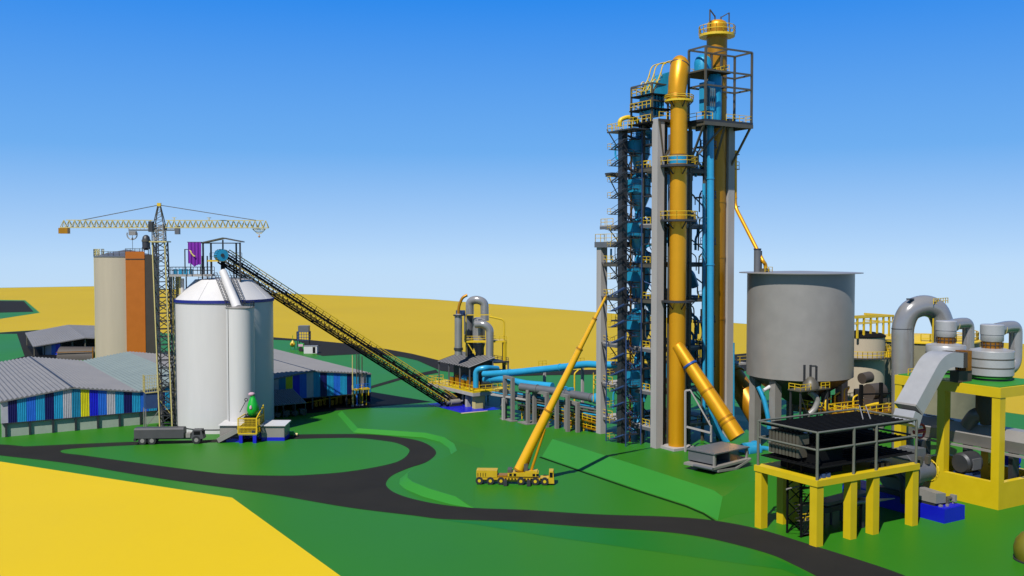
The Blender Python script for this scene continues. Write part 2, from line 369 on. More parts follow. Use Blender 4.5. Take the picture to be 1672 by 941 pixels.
# floors: strips round the edge, the middle stays open for the cyclones
for i, z in enumerate(LV[1:]):
    left = D_ + .6 if i >= 1 else 7.5
    f = MB()
    f.box(1.0, W_-1.0, 0.6, 3.0, z-.35, z)
    f.box(-.5, .9, 1.1, left, z-.36, z-.01)
    f.box(.9, W_+.6, D_-2, D_+.6, z-.35, z)
    f.box(W_-3, W_+.6, 3.0, D_-3, z-.36, z-.01)
    fo = f.build('floor', 'conc' if i in (1, 4, 5, 6) else 'dark', T)
    e = MB()
    e.beam((1, .7, z-.6), (W_-1, .7, z-.6), .25, .6); e.beam((-.4, 1.1, z-.6), (-.4, left, z-.6), .25, .7)
    for y in (6, 15, 19): e.beam((0, y, z-.7), (W_, y, z-.7), .3, .6)
    e.build('edge_beam', 'greyd' if i in (1, 4, 5, 6) else 'bronze', fo)
    r_ = MB().rail([(W_-1.2, .75, z), (12.5, .75, z)], 1.5).rail([(-.4, left-5, z), (-.4, left-.3, z), (.8, left-.3, z)], 1.5)
    r_.rail([(3, 3, z), (9, 3, z)], 1.4).rail([(-.4, 2, z), (-.4, 4.6, z)], 1.4, 1.3)
    r_.build('railing', 'yrail', fo)
# bracing on the two visible faces
b = MB()
for a, c in zip(LV[::-1], LV[::-1][1:]):
    b.beam((0.8, 12, a), (0.8, 5.6, c-.5), .2); b.beam((9.5, .3, a), (3, .3, c), .14)
    b.beam((W_, 3, a), (W_, D_-1, c), .25); b.beam((9, D_, a), (1, D_, c), .2)
b.build('bracing', 'bronze', T)
# left portal: lintel with railed top
zt = hz(376)-2.6
f = MB(); f.box(-1.6, 1.2, 10, D_+1.2, zt-1.1, zt+.2); fo = f.build('lintel', 'greyd', T)
MB().rail([(-1.5, 10.5, zt+.2), (-1.5, D_+1, zt+.2), (1.1, D_+1, zt+.2)], 1.8).build('railing', 'yrail', fo)
# top deck, its cage and braces
z = LV[0]
pl = [(-.8, -1.2), (7.6, -1.2), (7.6, -6.2), (W_+.9, -6.2), (W_+.9, 6.5), (-.8, 6.5)]
fo = MB().prism(pl, z-.55, z).build('top_deck', 'dark', T)
MB().rail([(-.7, -1.1, z), (7.7, -1.1, z), (7.7, -6.1, z), (10, -6.1, z)], 1.5).rail([(14, -6.1, z), (W_+.8, -6.1, z), (W_+.8, 0, z)], 1.4).build('railing', 'yrail', fo)
b = MB()
for p, q in (((W_+.7, -6, z-.5), (W_, -.4, z-9)), ((W_+.7, 0, z-.5), (W_-2, .8, z-7)), ((8, -6, z-.5), (9.6, .4, z-8.5)), ((14, -6, z-.5), (9.6, .4, z-9)), ((14, -6, z-.5), (17, .4, z-8)), ((-.6, -1, z-.5), (.8, -.8, z-9)), ((6, -1.2, z-.5), (.9, -.6, z-9))):
    b.beam(p, q, .4)
for x in (8, 14.3, W_+.6): b.beam((x, -6.2, z-.9), (x, 4, z-.9), .35, .8)
b.beam((7.6, -6.1, z-.9), (W_+.9, -6.1, z-.9), .35, .8); b.build('brace', 'bronze', fo)
ct = hz(77)
b = MB(); X0, X1, Y0, Y1 = 8.0, W_+.6, -6.0, -.6
for x, y in ((X0, Y0), (X1, Y0), (X0, Y1), (X1, Y1), (14.6, Y1), (17.5, Y1)): b.beam((x, y, z), (x, y, ct), .42)
for h in (ct, z+(ct-z)*.68, z+(ct-z)*.47):
    b.beam((X0, Y0, h), (X1, Y0, h), .36); b.beam((X0, Y1, h), (X1, Y1, h), .36); b.beam((X0, Y0, h), (X0, Y1, h), .36); b.beam((X1, Y0, h), (X1, Y1, h), .36)
    b.beam((14.6, Y0, h-.05), (14.6, Y1, h-.05), .25)
b.build('cage_frame', 'bronze', T)
h = z+(ct-z)*.68
fo = MB().box(X0, 15.5, Y0+.2, 3.0, h-.25, h+.18).build('upper_floor', 'black', T)
MB().rail([(X0+2.5, Y1+3, h+.2), (15.2, Y1+3, h+.2), (15.2, Y0+.4, h+.2)], 1.5, 1.4).build('railing', 'yrail', fo)
# left upper frame beside the leaning duct cap
b = MB(); zl = hz(135)
for x, y in ((-1, 1), (-1, 8.2), (4, 8.2), (4, 1.6)): b.beam((x, y, z-1), (x, y, zl), .36)
for hh in (zl, hz(163)): 
    b.beam((-1, 1, hh), (-1, 8.2, hh), .3); b.beam((-1, 8.2, hh), (4, 8.2, hh), .3); b.beam((-1, 1, hh), (4, 1.6, hh), .3)
b.beam((-1, 1, hz(163)), (-1, 8.2, zl), .2); b.beam((-1, 1, z), (-1, 8.2, hz(163)), .2)
b.build('head_frame', 'bronze', T)
for hh, yy in ((hz(152), 7.6), (hz(175), 8.2), (hz(198), 8.6)):
    fo = MB().box(-1.6, 4.5, 0.6, yy, hh-.3, hh).build('head_floor', 'black', T)
    MB().rail([(-1.5, .8, hh), (-1.5, yy-.2, hh), (4, yy-.2, hh)], 1.5, 1.5).build('railing', 'yrail', fo)
# side deck to the right of the tower, towards the silo
zd = hz(606)
fo = MB().box(W_+.6, W_+7.5, 1.5, 6, zd-.4, zd).build('side_deck', 'conc', T)
MB().rail([(W_+.8, 1.6, zd), (W_+7.3, 1.6, zd)], 1.6).build('railing', 'yrail', fo)

# stair round a dark shaft on the left side of the tower
ST = Thing('stair_tower', 'dark zigzag stair tower with small yellow landings, climbing the left side of the process tower', 'stairs', T.o.matrix_basis @ Vector((0,0,0)) if False else C0, YAW)
sx0, sy0 = -3.6, 10.2
sp = ST.l(at(1015, 400, C0.y+8)); sx0, sy0 = -3.2, 7.8
zt_ = hz(208)
MB().box(sx0-.75, sx0+.75, sy0-.2, sy0+1.3, 0, zt_).build('shaft', 'dark', ST)
st = MB(); su = MB(); la = MB(); rl = MB(); rd = MB(); n = 19; dz = (zt_-1)/n
for i in range(n):
    z0 = .6+i*dz
    A, B = Vector((sx0-1.2, sy0+2.6, z0)), Vector((sx0-1.2, sy0-2.2, z0+dz*.5)); Cc, Dd = Vector((sx0+1.6, sy0-2.2, z0+dz*.5)), Vector((sx0+1.6, sy0+2.6, z0+dz))
    for p, q in ((A, B), (Cc, Dd)):
        for k in (-.45, .45): (st if z0 < 34 else su).beam(p+Vector((k,0,0)), q+Vector((k,0,0)), .1, .26)
        for k in range(8): 
            t = p.lerp(q, (k+.5)/8); (st if z0 < 34 else su).cbox((t.x, t.y, t.z), .85, .26, .05)
        rd.beam(p+Vector((-.5,0,1.1)), q+Vector((-.5,0,1.1)), .08)
    la.box(sx0-1.6, sx0+2.0, sy0-3.1, sy0-2.2, z0+dz*.5-.12, z0+dz*.5); la.box(sx0-1.6, sx0+2.0, sy0+2.6, sy0+3.7, z0-.12, z0)
    rl.rail([(sx0-1.8, sy0+2.6, z0), (sx0-1.8, sy0+3.8, z0), (sx0+.4, sy0+3.8, z0)], 1.2, 1.6, .07)
    rd.rail([(sx0-1.6, sy0-3.1, z0+dz*.5), (sx0+2, sy0-3.1, z0+dz*.5)], 1.2, 1.8, .07)
for x in (-1.9, 2.3):
    for y in (-3.4, 3.8): st.beam((sx0+x, sy0+y, 0), (sx0+x, sy0+y, zt_ if (x > 0 and y < 0) else zt_*.36), .2)
st.build('flights', 'navyst', ST); su.build('flights', 'dark', ST); la.build('landing', 'dark', ST); rl.build('handrails', 'yrail', ST); rd.build('stair_rails', 'dark', ST)
pth = [ST.at(1012, 207, C0.y+6.5), ST.at(1012, 196, C0.y+6.5), ST.at(1026, 190.5, C0.y+7), ST.at(1041, 196, C0.y+8), ST.at(1042, 207, C0.y+8)]
MB().tube(fillet(pth, 2.5, 6), .5, 10).build('arched_pipe', 'yrail', ST)
zp = zt_-.1
fo = MB().box(sx0-1.9, sx0+2.4, sy0-5.6, sy0+3.9, zp-.3, zp).build('roof_landing', 'dark', ST)
MB().rail([(sx0-1.8, sy0-5, zp), (sx0-1.8, sy0+3.8, zp), (sx0+2.2, sy0+3.8, zp)], 1.6, 1.4).build('railing', 'yrail', fo)

# the two big golden ducts
def gthing(name, label, cat, px, py, z=0.0, yaw=YAW, group=None): return Thing(name, label, cat, G(px, py, z), yaw, group)
q = T.onY(1105, 732, -2.7); o = T.o.location
wp = Vector(C0)+Matrix.Rotation(YAW, 3, 'Z') @ Vector((q.x, -2.7, 0)); wp.z = TZ
GD = Thing('gold_duct', 'tall bright golden duct on the tower front with leaning domed cap and blue band', 'duct', wp, YAW)
yb = wp.y; gz = lambda py: zz(py, yb)-TZ
R1 = 1.84
MB().tube([(0,0,.5), (0,0,gz(165))], R1, 36).build('shell', 'gold', GD)
p1 = GD.at(1104.5, 160, yb); p2 = GD.at(1107.5, 128, yb+.6); p3 = GD.at(1110, 106, yb+1.4)
MB().tube([(0,0,gz(166)), p1, p2, p3]+[p3+Vector((.05*k, .35*k, .75*k-.07*k*k)) for k in (1, 2, 3)], [R1*1.02, R1*1.1, R1*1.14, R1*1.12, R1*.96, R1*.72, R1*.3], 36).build('domed_cap', 'gold', GD)
dv = (p2-p1).normalized(); MB().tube([p1-dv*.15, p1+dv*.55], R1*1.19, 36).build('flange', 'goldd', GD)
sd = p3-Vector((0,0,.2)); MB().tube([sd+Vector((-.02,0,0)), sd+Vector((.08,.03,.22))], R1*1.145, 36).build('seam', 'brown', GD)
b1 = MB().tube([(0,0,gz(268.5)), (0,0,gz(254))], R1*1.04, 36); b1.build('blue_band', 'rblue' if False else 'teal', GD)
for py in (253, 269): MB().tube([(0,0,gz(py)-.15), (0,0,gz(py)+.15)], R1*1.07, 36).build('band_ring', 'goldd', GD)
MB().cbox((0,0,0), 6.2, 5.4, .55).build('base_pad', 'conc', GD)
for py, rr in ((163, 3.1), (270, 4.1), (358.5, 4.1), (490, 3.7)):
    z = gz(py); n = 12; pts = [(rr*math.cos(2*math.pi*(k+.5)/n), rr*math.sin(2*math.pi*(k+.5)/n)) for k in range(n)]
    fo = MB().prism(pts, z-.5, z-.05).build('ring_platform', 'yrail' if py == 163 else 'dark', GD)
    bb = MB()
    for k in range(0, n, 2):
        x, y = pts[k]; bb.beam((x*.95, y*.95, z-.5), (x*.48, y*.48, z-2.0), .2)
    bb.build('bracket', 'dark', fo)
    if py != 490: MB().rail([(x, y, z-.05) for x, y in pts], 1.75 if py != 163 else .9, 2, .12, True).build('railing', 'yrail', fo)

q = T.onX(1168, 400, 18.4); 
wp2 = Vector(C0)+Matrix.Rotation(YAW, 3, 'Z') @ Vector((18.4, q.y, 0)); wp2.z = TZ
print('D2 local', q)
G2 = Thing('gold_duct', 'thick dull golden duct rising highest of all, with dome top and railed ring', 'duct', wp2, YAW)
g2 = lambda py: zz(py, wp2.y)-TZ
R2 = 33/1600*wp2.y/2
MB().tube([(0,0,8), (0,0,g2(48))], R2, 36).build('shell', 'goldd', G2)
zt2 = g2(48)
MB().lathe([(R2*1.0, zt2), (R2*1.0, g2(43)), (R2*.97, g2(40)), (R2*.86, g2(36.5)), (R2*.6, g2(34)), (0, g2(33))], n=36).build('dome', 'gold', G2)
z = g2(57); n = 16; rr = R2*1.74
pts = [(rr*math.cos(2*math.pi*k/n), rr*math.sin(2*math.pi*k/n)) for k in range(n)]
fo = MB().prism(pts, z-.55, z).build('ring_platform', 'yrail', G2)
MB().rail([(x, y, z) for x, y in pts], 1.8, 2, .13, True).build('railing', 'yrail', fo)
bb = MB()
for sgn in (-1, 1):
    p = Vector((sgn*.9, -.3, g2(33.5))); 
    bb.beam(p, p+Vector((0,0,.9)), .22); bb.beam(p+Vector((0,0,.7)), p+Vector((sgn*2.0, -.5, 1.9)), .22); bb.beam(p+Vector((sgn*2.0,-.5,1.9)), p+Vector((sgn*2.0,-.5,-1.4)), .22)
bb.build('lifting_davit', 'bronze', G2)
for py in (110, 160, 250, 330, 420, 520): MB().tube([(0,0,g2(py)-.18), (0,0,g2(py)+.18)], R2*1.035, 36).build('stiffener_ring', 'goldd', G2)

# branch duct coming down towards the viewer
B0, B1 = at(1107, 566, yb-1.0), at(1204, 714, yb-9.5)
BD = Thing('branch_duct', 'golden duct slanting down from the tall bright duct, with a blue flange near its top', 'duct', (B1.x, B1.y, TZ), YAW)
a, c = BD.l(B0), BD.l(B1); dv = (c-a); ln = dv.length; dv.normalize()
P = lambda t: a.lerp(c, t)
MB().tube([P(-.01), P(1)], [1.32, 1.82], 36).build('shell', 'gold', BD)
MB().tube([P(.21)-dv*.2, P(.21)+dv*.25], 1.68, 36).build('blue_flange', 'fblue', BD)
for t in (.5, .80, .84): MB().tube([P(t)-dv*.2, P(t)+dv*.2], 1.4+t*.5, 36).build('flange', 'goldd', BD)
MB().tube([P(1)-dv*.05, P(1)+dv*.04], 1.68, 36).build('end_plate', 'goldd', BD)
b = MB(); s0, s1 = BD.at(1119, 742, yb-4), BD.at(1119, 638, yb-4); b.beam(s0, s1, .32); b.beam(s1, BD.at(1127, 637, yb-4), .32); b.beam(BD.at(1127, 637, yb-4), BD.at(1161, 697, yb-4), .3)
b.beam(BD.at(1161, 695, yb-4), BD.at(1161, 722, yb-4), .3); b.beam(BD.at(1121, 697, yb-4), BD.at(1160, 707, yb-4), .4); b.build('support_frame', 'conc', BD)

# blue riser pipe, slim blue pipe and thin golden pipe
def pipe_thing(name, label, pts, r, mat, n=18, z=0.0, flanges=(), group=None, cat='pipe'):
    e = min(pts, key=lambda p: p.z); t = Thing(name, label, cat, (e.x, e.y, z), YAW, group)
    lp = [t.l(p) for p in pts]; MB().tube(lp, r, n).build('shell', mat, t)
    for f in flanges:
        i = int(f); p = lp[i].lerp(lp[i+1], f-i); d = (lp[i+1]-lp[i]).normalized()
        MB().tube([p-d*.14, p+d*.14], (r if not isinstance(r, (list, tuple)) else r[i])*1.15, n).build('flange', mat, t)
    return t
def tw(px, py, ly): return T.o.matrix_basis @ T.onY(px, py, ly) if False else (Matrix.Translation(C0) @ Matrix.Rotation(YAW, 4, 'Z')) @ T.onY(px, py, ly)
pts = [tw(1160, 150, -2.6), tw(1160, 640, -2.6), tw(1163, 690, -2.2), tw(1185, 725, -2.6), tw(1214, 735, -4)]
pipe_thing('blue_pipe', 'long straight light blue pipe running down between the two golden ducts', fillet(pts, 3), .78, 'blue', 20, TZ, (0.3, 0.6))
pts = [tw(1149.5, 300, -.2), tw(1149.5, 690, -.2)]
pipe_thing('blue_pipe', 'slimmer blue pipe just left of the long light blue one', pts, .38, 'blue', 12, TZ)
pts = [tw(1200.5, 246, 0), tw(1200.5, 338, 0), at(1246, 427, 214), at(1250, 432, 214.5), at(1250, 447, 214.5)]
pipe_thing('gold_pipe', 'thin golden pipe bent from the tower side down to the grey hopper tank roof', fillet(pts, 1.5), .42, 'gold', 12, 40, (0.15, 0.95))
t = Thing('pipe_bracket_set', 'small railed brackets holding the thin golden pipe at the tower side', 'brackets', C0, YAW)
for py in (252, 276, 337):
    q = T.onY(1199, py, .3); b = MB(); b.box(q.x-2.2, q.x+1.0, -.4, .9, q.z-.2, q.z); fo = b.build('shelf', 'bronze', t)
    if py == 276: MB().rail([(q.x-.6,-.3,q.z), (q.x+.9,-.3,q.z), (q.x+.9,.8,q.z)], 1.6, 1, .1).build('railing', 'yrail', fo)
pts = [tw(1198, 560, -.5), tw(1198, 690, -.5)]
pipe_thing('drain_pipe', 'thin green grey standpipe at the right corner column of the tower', pts, .22, 'teal', 8, TZ)

# cyclones
def cyclone(name, label, x, y, z, r, h, grp):
    t = Thing(name, label, 'cyclone', (Matrix.Translation(C0) @ Matrix.Rotation(YAW, 4, 'Z')) @ Vector((x, y, z)), YAW, grp)
    MB().lathe([(.5, 0), (.55, h*.08), (r, h*.55), (r, h*.93), (r*.55, h), (0, h)], n=28).build('body', 'teal', t)
    MB().tube(fillet([(0, 0, h*.98), (0, 0, h*1.16), (r*1.3, .4, h*1.16), (r*1.9, .6, h*.9)], r*.6), r*.42, 16).build('gas_duct', 'blue', t)
    MB().tube(fillet([(.3, 0, h*.08), (-.2, 0, -h*.12), (-r*.9, -.4, -h*.3)], 1), .5, 12).build('dip_pipe', 'blue', t)
    MB().hexa([(-r*1.5, -r, h*.6), (-r*.2, -r, h*.6), (-r*.2, 0, h*.6), (-r*1.5, 0, h*.6), (-r*1.5, -r, h*.88), (-r*.2, -r, h*.88), (-r*.2, 0, h*.88), (-r*1.5, 0, h*.88)]).build('inlet', 'teal', t)
    for k in (.56, .74, .92): MB().tube([(0,0,h*k-.12), (0,0,h*k+.12)], r*1.05, 28).build('stiffener_ring', 'dark', t)
    return t
gl = 'blue cyclones inside the process tower'
for k, (x, y, py, r, h, lab) in enumerate([(1.5, 8.3, 285, 2.3, 9, 'topmost of the blue cyclones on the left side of the tower'), (1.5, 8.3, 357, 2.5, 10, 'second blue cyclone from the top on the left side of the tower'), (1.5, 8.3, 430, 2.6, 10, 'blue cyclone third from the top behind the zigzag stair'),
        (1.5, 8.3, 505, 2.6, 10, 'blue cyclone fourth from the top behind the zigzag stair'), (1.5, 8.3, 590, 2.6, 11, 'fifth blue cyclone from the top, low behind the zigzag stair'), (1.5, 8.3, 690, 2.6, 12, 'lowest of the blue cyclones behind the zigzag stair'),
        (13.2, 8.0, 350, 2.6, 12, 'upper blue cyclone seen between the bright golden duct and the blue pipe'), (13.0, 8.0, 455, 2.6, 13, 'middle blue cyclone seen between the bright golden duct and the blue pipe'), (13.2, 8.0, 560, 2.6, 13, 'lower blue cyclone seen between the bright golden duct and the blue pipe'), (13, 8, 690, 2.8, 14, 'lowest blue cyclone seen between the bright golden duct and the blue pipe')]):
    cyclone('cyclone', lab, x, y, hz(py), r, h, gl)
# dense pipework and small platforms between the stair and the front column
PB = Thing('pipe_bundle', 'tangle of dark and blue small pipes packed between the zigzag stair and the front column', 'pipes', C0, YAW)
rg = random.Random(3)
for mat, cnt, r_ in (('dark', 18, .11), ('bronze', 16, .1), ('teal', 16, .24), ('navyst', 8, .12)):
    b = MB()
    for k in range(cnt):
        z0 = (LV[0]*.62)*rg.random()+1 if k % 4 else rg.uniform(30, LV[0]-9); x = rg.uniform(-.6, 2.2); y = rg.uniform(3.2, 15.5); hgt = rg.uniform(4, 9); y2 = y+rg.uniform(-4, 4); x2 = rg.uniform(.2, 3)
        b.tube(fillet([(x, y, z0), (x, y, z0+hgt*.5), (x2, y2, z0+hgt*.62), (x2, y2, z0+hgt)], 1.1, 4), r_, 6)
    b.build('pipe_run', mat, PB)
for mat, cnt, r_ in (('dark', 14, .16), ('teal', 10, .3), ('bronze', 10, .12)):
    b = MB()
    for k in range(cnt):
        z0 = rg.uniform(3, LV[0]-9); x = rg.uniform(11.8, 17); y = rg.uniform(.5, 6); hgt = rg.uniform(4, 10); x2 = x+rg.uniform(-3, 3)
        b.tube(fillet([(x, y, z0), (x, y, z0+hgt*.5), (x2, y+1, z0+hgt*.62), (x2, y+1, z0+hgt)], 1.1, 4), r_, 6)
    b.build('pipe_run', mat, PB)
zs = sorted(LV)
for a, c in zip(zs, zs[1:]):
    m = (a+c)/2
    if c-a < 8: continue
    lo_ = m < hz(420)
    fo = MB().box(-.6, 2.6, 4.5 if lo_ else 1.5, 16 if lo_ else 4.5, m-.3, m).build('landing_grid', 'dark', T)
    if lo_: MB().rail([(-.5, 16, m), (-.5, 9.5, m)], 1.4, 1.5, .11).rail([(2.4, 4.6, m), (2.4, 15.9, m)], 1.4, 1.5, .11).build('railing', 'yrail', fo)
    fo = MB().box(12.3, W_-1.2, 0, 2.4, m-.3, m).build('landing_grid', 'dark', T)
    MB().rail([(12.4, .1, m), (W_-1.3, .1, m)], 1.3, 1.5, .11).build('railing', 'navyst', fo)
b = MB()
for a, c in zip(zs, zs[1:]):
    if c < hz(300): b.beam((2.8, 3.2, a), (2.8, 16, c), .2); b.beam((-1.0, 16.5, a), (-1.0, 19, c), .16) if c < hz(380) else None
b.build('bracing', 'dark', T)
q = T.onX(1030, 400, -1.0); MB().beam((-1.0, q.y, 0), (-1.0, q.y, LV[0]-1), .3).build('guide_post', 'copper', T)
# blue filter in the top cage, and the blue hood on the left head floor
z = LV[0]
F_ = Thing('filter_unit', 'light blue filter unit with domed lid inside the open top cage', 'filter', (Matrix.Translation(C0) @ Matrix.Rotation(YAW, 4, 'Z')) @ Vector((12.2, -3.2, z)), YAW)
MB().box(-2.2, -.4, -1.5, 1.4, 2.2, 8.4).box(-1.6, 0.2, -1.3, 1.2, .05, 2.2).build('casing', 'blue', F_)
MB().lathe([(1.5, 0), (1.5, 9.6), (1.2, 10.4), (0, 10.6)], c=(1.2, .2, .05), n=24).build('vessel', 'teal', F_)
zz_ = h-z+.3
zz_ = (hz(77)-z)*.68+.25
MB().lathe([(1.9, 0), (1.9, 2.2), (1.5, 3.2), (.6, 3.8), (0, 3.9)], c=(-1.4, 1.2, zz_), n=24).build('domed_lid', 'teal', F_)
b = MB()
for k in range(5): b.tube(fillet([(-2.6+k*.55, -1.6, 3.0), (-2.6+k*.55, -1.6, 7.0), (-2.4+k*.55, 0, 7.6)], .5), .12, 6)
b.build('hose_bank', 'bronze', F_)
H_ = Thing('hood', 'sloping blue hood with curved yellow handrails beside the leaning golden cap', 'hood', (Matrix.Translation(C0) @ Matrix.Rotation(YAW, 4, 'Z')) @ Vector((2.2, 3.8, hz(152))), YAW)
MB().hexa([(-2.6, -2.6, 0), (2.4, -2.6, 0), (2.4, 2.8, 0), (-2.6, 2.8, 0), (.2, -2.2, 4.4), (2.2, -2.2, 5.2), (2.2, 1, 5.2), (.2, 1, 4.4)]).build('casing', 'teal', H_)
b = MB()
for dy in (-2.4, 0, 1.6):
    b.tube(fillet([(-2.4, dy, .8), (-.6, dy, 4.2), (.2, dy, 6.8), (2.2, dy, 7.6), (4.4, dy, 7.8)], 1.2), .13, 6)
    for k in range(5): b.beam((-2.2+k*.5, dy, .4+k*.9), (-2.3+k*.5, dy, 1.3+k*.95), .1)
    b.tube(fillet([(-2.6, dy, .2), (-2.8, dy, 2.6), (-1.9, dy, 3.4), (-1.5, dy, 1.9)], .6), .12, 6)
b.build('handrail', 'yrail', H_)
b = MB()
for k in range(4): b.box(-2.5+k*.9, -2.1+k*.9, -2.3, 2.4, -4.6, -.1)
b.build('support', 'blue', H_)
# ------------------------------------------------------------------ grey hopper tank right of the tower
SY = 215.0; cxy = at(1306.5, 470, SY); SR = 84.5/1600*SY
GS = Thing('storage_tank', 'big round grey elevated tank with wide flat lid on square legs', 'tank', (cxy.x, SY, 0), YAW)
zt, zb = zz(446, SY), zz(612, SY)
MB().tube([(0,0,zb), (0,0,zt)], SR, 72).build('shell', 'grey', GS)
rr = 97.5/1600*SY
MB().lathe([(rr, 0), (rr, .16), (0, .5)], c=(0,0,zt), n=72).build('lid', 'grey', GS)
MB().lathe([(SR*.99, 0), (SR*.7, -2.4), (1.6, -6.5), (1.4, -8)][::-1], c=(0,0,zb), n=48).build('hopper_cone', 'dark', GS)
for px, dy in ((1233, 0), (1266, -6.5), (1374, -4.5), (1318, 8.5), (1350, 7.5), (1290, 9)):
    p = GS.l(at(px, 640, SY+dy)); wl = 1.9 if px not in (1318, 1350, 1290) else 1.2
    MB().cbox((p.x, p.y, 0), wl, wl*.9, zb+.6).build('leg', 'grey' if wl > 1.5 else 'greyd', GS)
# stack and stub on the lid
t = Thing('vent_stack', 'short grey vent stack standing on the grey tank lid beside the golden pipe', 'vent', at(1236.5, 444, SY-.5), YAW)
MB().tube([(0,0,-.2), (0,0,5)], .75, 16).build('stack', 'greyd', t); MB().tube([(0,0,4.8), (0,0,5.1)], .82, 16).build('rim', 'dark', t)
MB().tube([(1.1,0,-.2), (1.1,0,4.6)], .22, 8).build('side_pipe', 'greyd', t)
t = Thing('valve_box', 'small yellow railed valve stub where the golden pipe meets the tank lid', 'valve', at(1249, 446, SY-1.2), YAW)
MB().box(-.7, .7, -.7, .7, 0, 1.0).build('body', 'bronze', t); MB().rail([(-1.1,-1.1,0), (1.1,-1.1,0), (1.1,1.1,0)], 1.3, 1.1, .1).build('railing', 'yrail', t)
# discharge gear in front of the tank bottom
DY = 199.0
t = Thing('discharge_unit', 'yellow railed discharge platform with grey elbow pipe under the grey tank', 'platform', at(1325, 700, DY)*1, YAW)
t.o.location.z = 0; t.loc.z = 0; t.inv = (Matrix.Translation(t.loc) @ Matrix.Rotation(YAW, 4, 'Z')).inverted()
z = zz(634, DY)
fo = MB().box(-5, 3.6, -1.6, 1.8, z-.25, z).build('deck', 'bronze', t)
MB().rail([(-4.9, 1.6, z), (-4.9,-1.5, z), (-2,-1.5, z)], 1.2, 1.5, .11).rail([(1,-1.5, z), (3.5,-1.5, z)], 1.2, 1.2, .11).build('railing', 'yrail', fo)
b = MB()
for px in (1313.5, 1323.5, 1333): p = t.at(px, 600, DY); b.beam((p.x, p.y, z), (p.x, p.y, zz(596 if px != 1333 else 598, DY)), .34)
p, q = t.at(1323.5, 598, DY), t.at(1333, 598, DY); b.beam(p, q, .3); b.build('gantry', 'dark', t)
MB().lathe([(1.7, 0), (1.5, 1.2), (.6, 2.2), (0, 2.4)], c=(-.4, 0, z), n=20).build('gearbox', 'bronze', t)
MB().tube(fillet([t.at(1322, 640, DY), t.at(1330, 646, DY), t.at(1335, 654, DY), t.at(1331, 668, DY), t.at(1322, 676, DY)], 1.6), .62, 16).build('elbow_pipe', 'grey', t)
b = MB()
for x, y in ((-4.6, -1.2), (3.2, -1.2), (-4.6, 1.4), (3.2, 1.4)): b.beam((x, y, 0), (x, y, z), .3)
b.beam((-4.6, -1.2, 1), (3.2, -1.2, z-1), .16); b.beam((3.2, -1.2, 1), (-4.6, -1.2, z-1), .16); b.build('stand', 'dark', t)
b = MB()
for k, (x, hh) in enumerate(((-3.4, 9), (-2.2, 11), (-.8, 8), (1.2, 10), (2.4, 9))): b.box(x, x+.8, .2, 1.4, 0.0, hh)
b.build('cabinet', 'navyst', t)
# big dull golden kiln inlet behind, blue hose
pts = [at(1186, 596, 240), at(1208, 630, 236), at(1240, 684, 230)]
pipe_thing('inlet_duct', 'dull golden slanting duct disappearing behind the grey tank leg', pts, 2.6, 'goldd', 28, 0, (0.5,))
pts = fillet([at(1238, 632, 210), at(1247, 650, 209), at(1254, 680, 208), at(1256, 700, 208)], 3)
pipe_thing('blue_pipe', 'curved blue pipe dropping between the left legs of the grey tank', pts, .5, 'teal', 14, 0)
t = Thing('gas_burner', 'short white nozzle behind the left legs of the grey tank', 'nozzle', at(1258, 632, 209)-Vector((0,0,.6)), YAW)
MB().tube([(-2, 0, 0), (2, 0, 1.4)], [.35, .55], 12).build('barrel', 'white', t); MB().tube([(1.8,0,1.33), (2.3,0,1.5)], .68, 12).build('collar', 'dark', t)

# blue pump to the right of the hopper box
pb = G(1224, 752, .2)
t = Thing('pump', 'light blue pump with round casing and pipe stubs behind the grey hopper box', 'pump', (pb.x, pb.y, .2), YAW)
MB().tube([(-1.6,0,2.2), (1.4,0,2.2)], 1.7, 24).build('casing', 'blue', t); MB().tube([(1.4,0,2.2), (1.8,0,2.2)], 1.9, 24).build('flange', 'blue', t)
MB().tube(fillet([(1.8,0,2.2), (4,0,2.2), (7,-1,1.4), (10,-1,1.2)], 1), .6, 14).build('outlet_pipe', 'blue', t)
MB().box(-1.6, 2.2, -1.2, 1.2, 0, .8).build('base', 'teal', t)
b = MB()
for k in range(6): b.cbox((3+k*1.3, .8+.3*(k % 2), 0), .9, .9, .9+.5*((k*7) % 3)); b.tube([(3+k*1.3, .8, .8), (3.4+k*1.3, .2, 1.9)], .2, 8)
b.build('valve_row', 'greyd', t)
# grey hopper box on the terrace front
HY = 188.0; hp = at(1167, 741, HY)
t = Thing('hopper_box', 'open grey sheet metal hopper box with flat lid and slanted tray beneath', 'hopper', (hp.x, hp.y, TZ), R(40))
zt = hp.z-TZ; lx, ly = 10.6, 6.6; print('hopper', zt)
MB().box(-.2, lx+.2, -.2, ly+.2, zt-.22, zt).build('lid', 'greyd', t)
MB().box(.05, .35, .5, ly, zt-2.2, zt-.22).box(.35, lx, ly-.35, ly-.05, zt-3.0, zt-.22).box(lx*.52, lx*.56, .8, ly-.35, zt-2.7, zt-.22).build('side_plate', 'greyd', t)
for x, y in ((0, 0), (lx-.45, 0), (lx-.45, ly-.9)): MB().box(x, x+.45, y, y+.45, .9, zt-.22).build('post', 'grey', t)
MB().hexa([(-1.3,-.5,.9), (lx+.4,-.5,1.2), (lx+.4,ly,1.2), (-1.3,ly,.9), (-1.3,-.5,1.35), (lx+.4,-.5,1.65), (lx+.4,ly,1.65), (-1.3,ly,1.35)]).build('tray', 'grey', t)
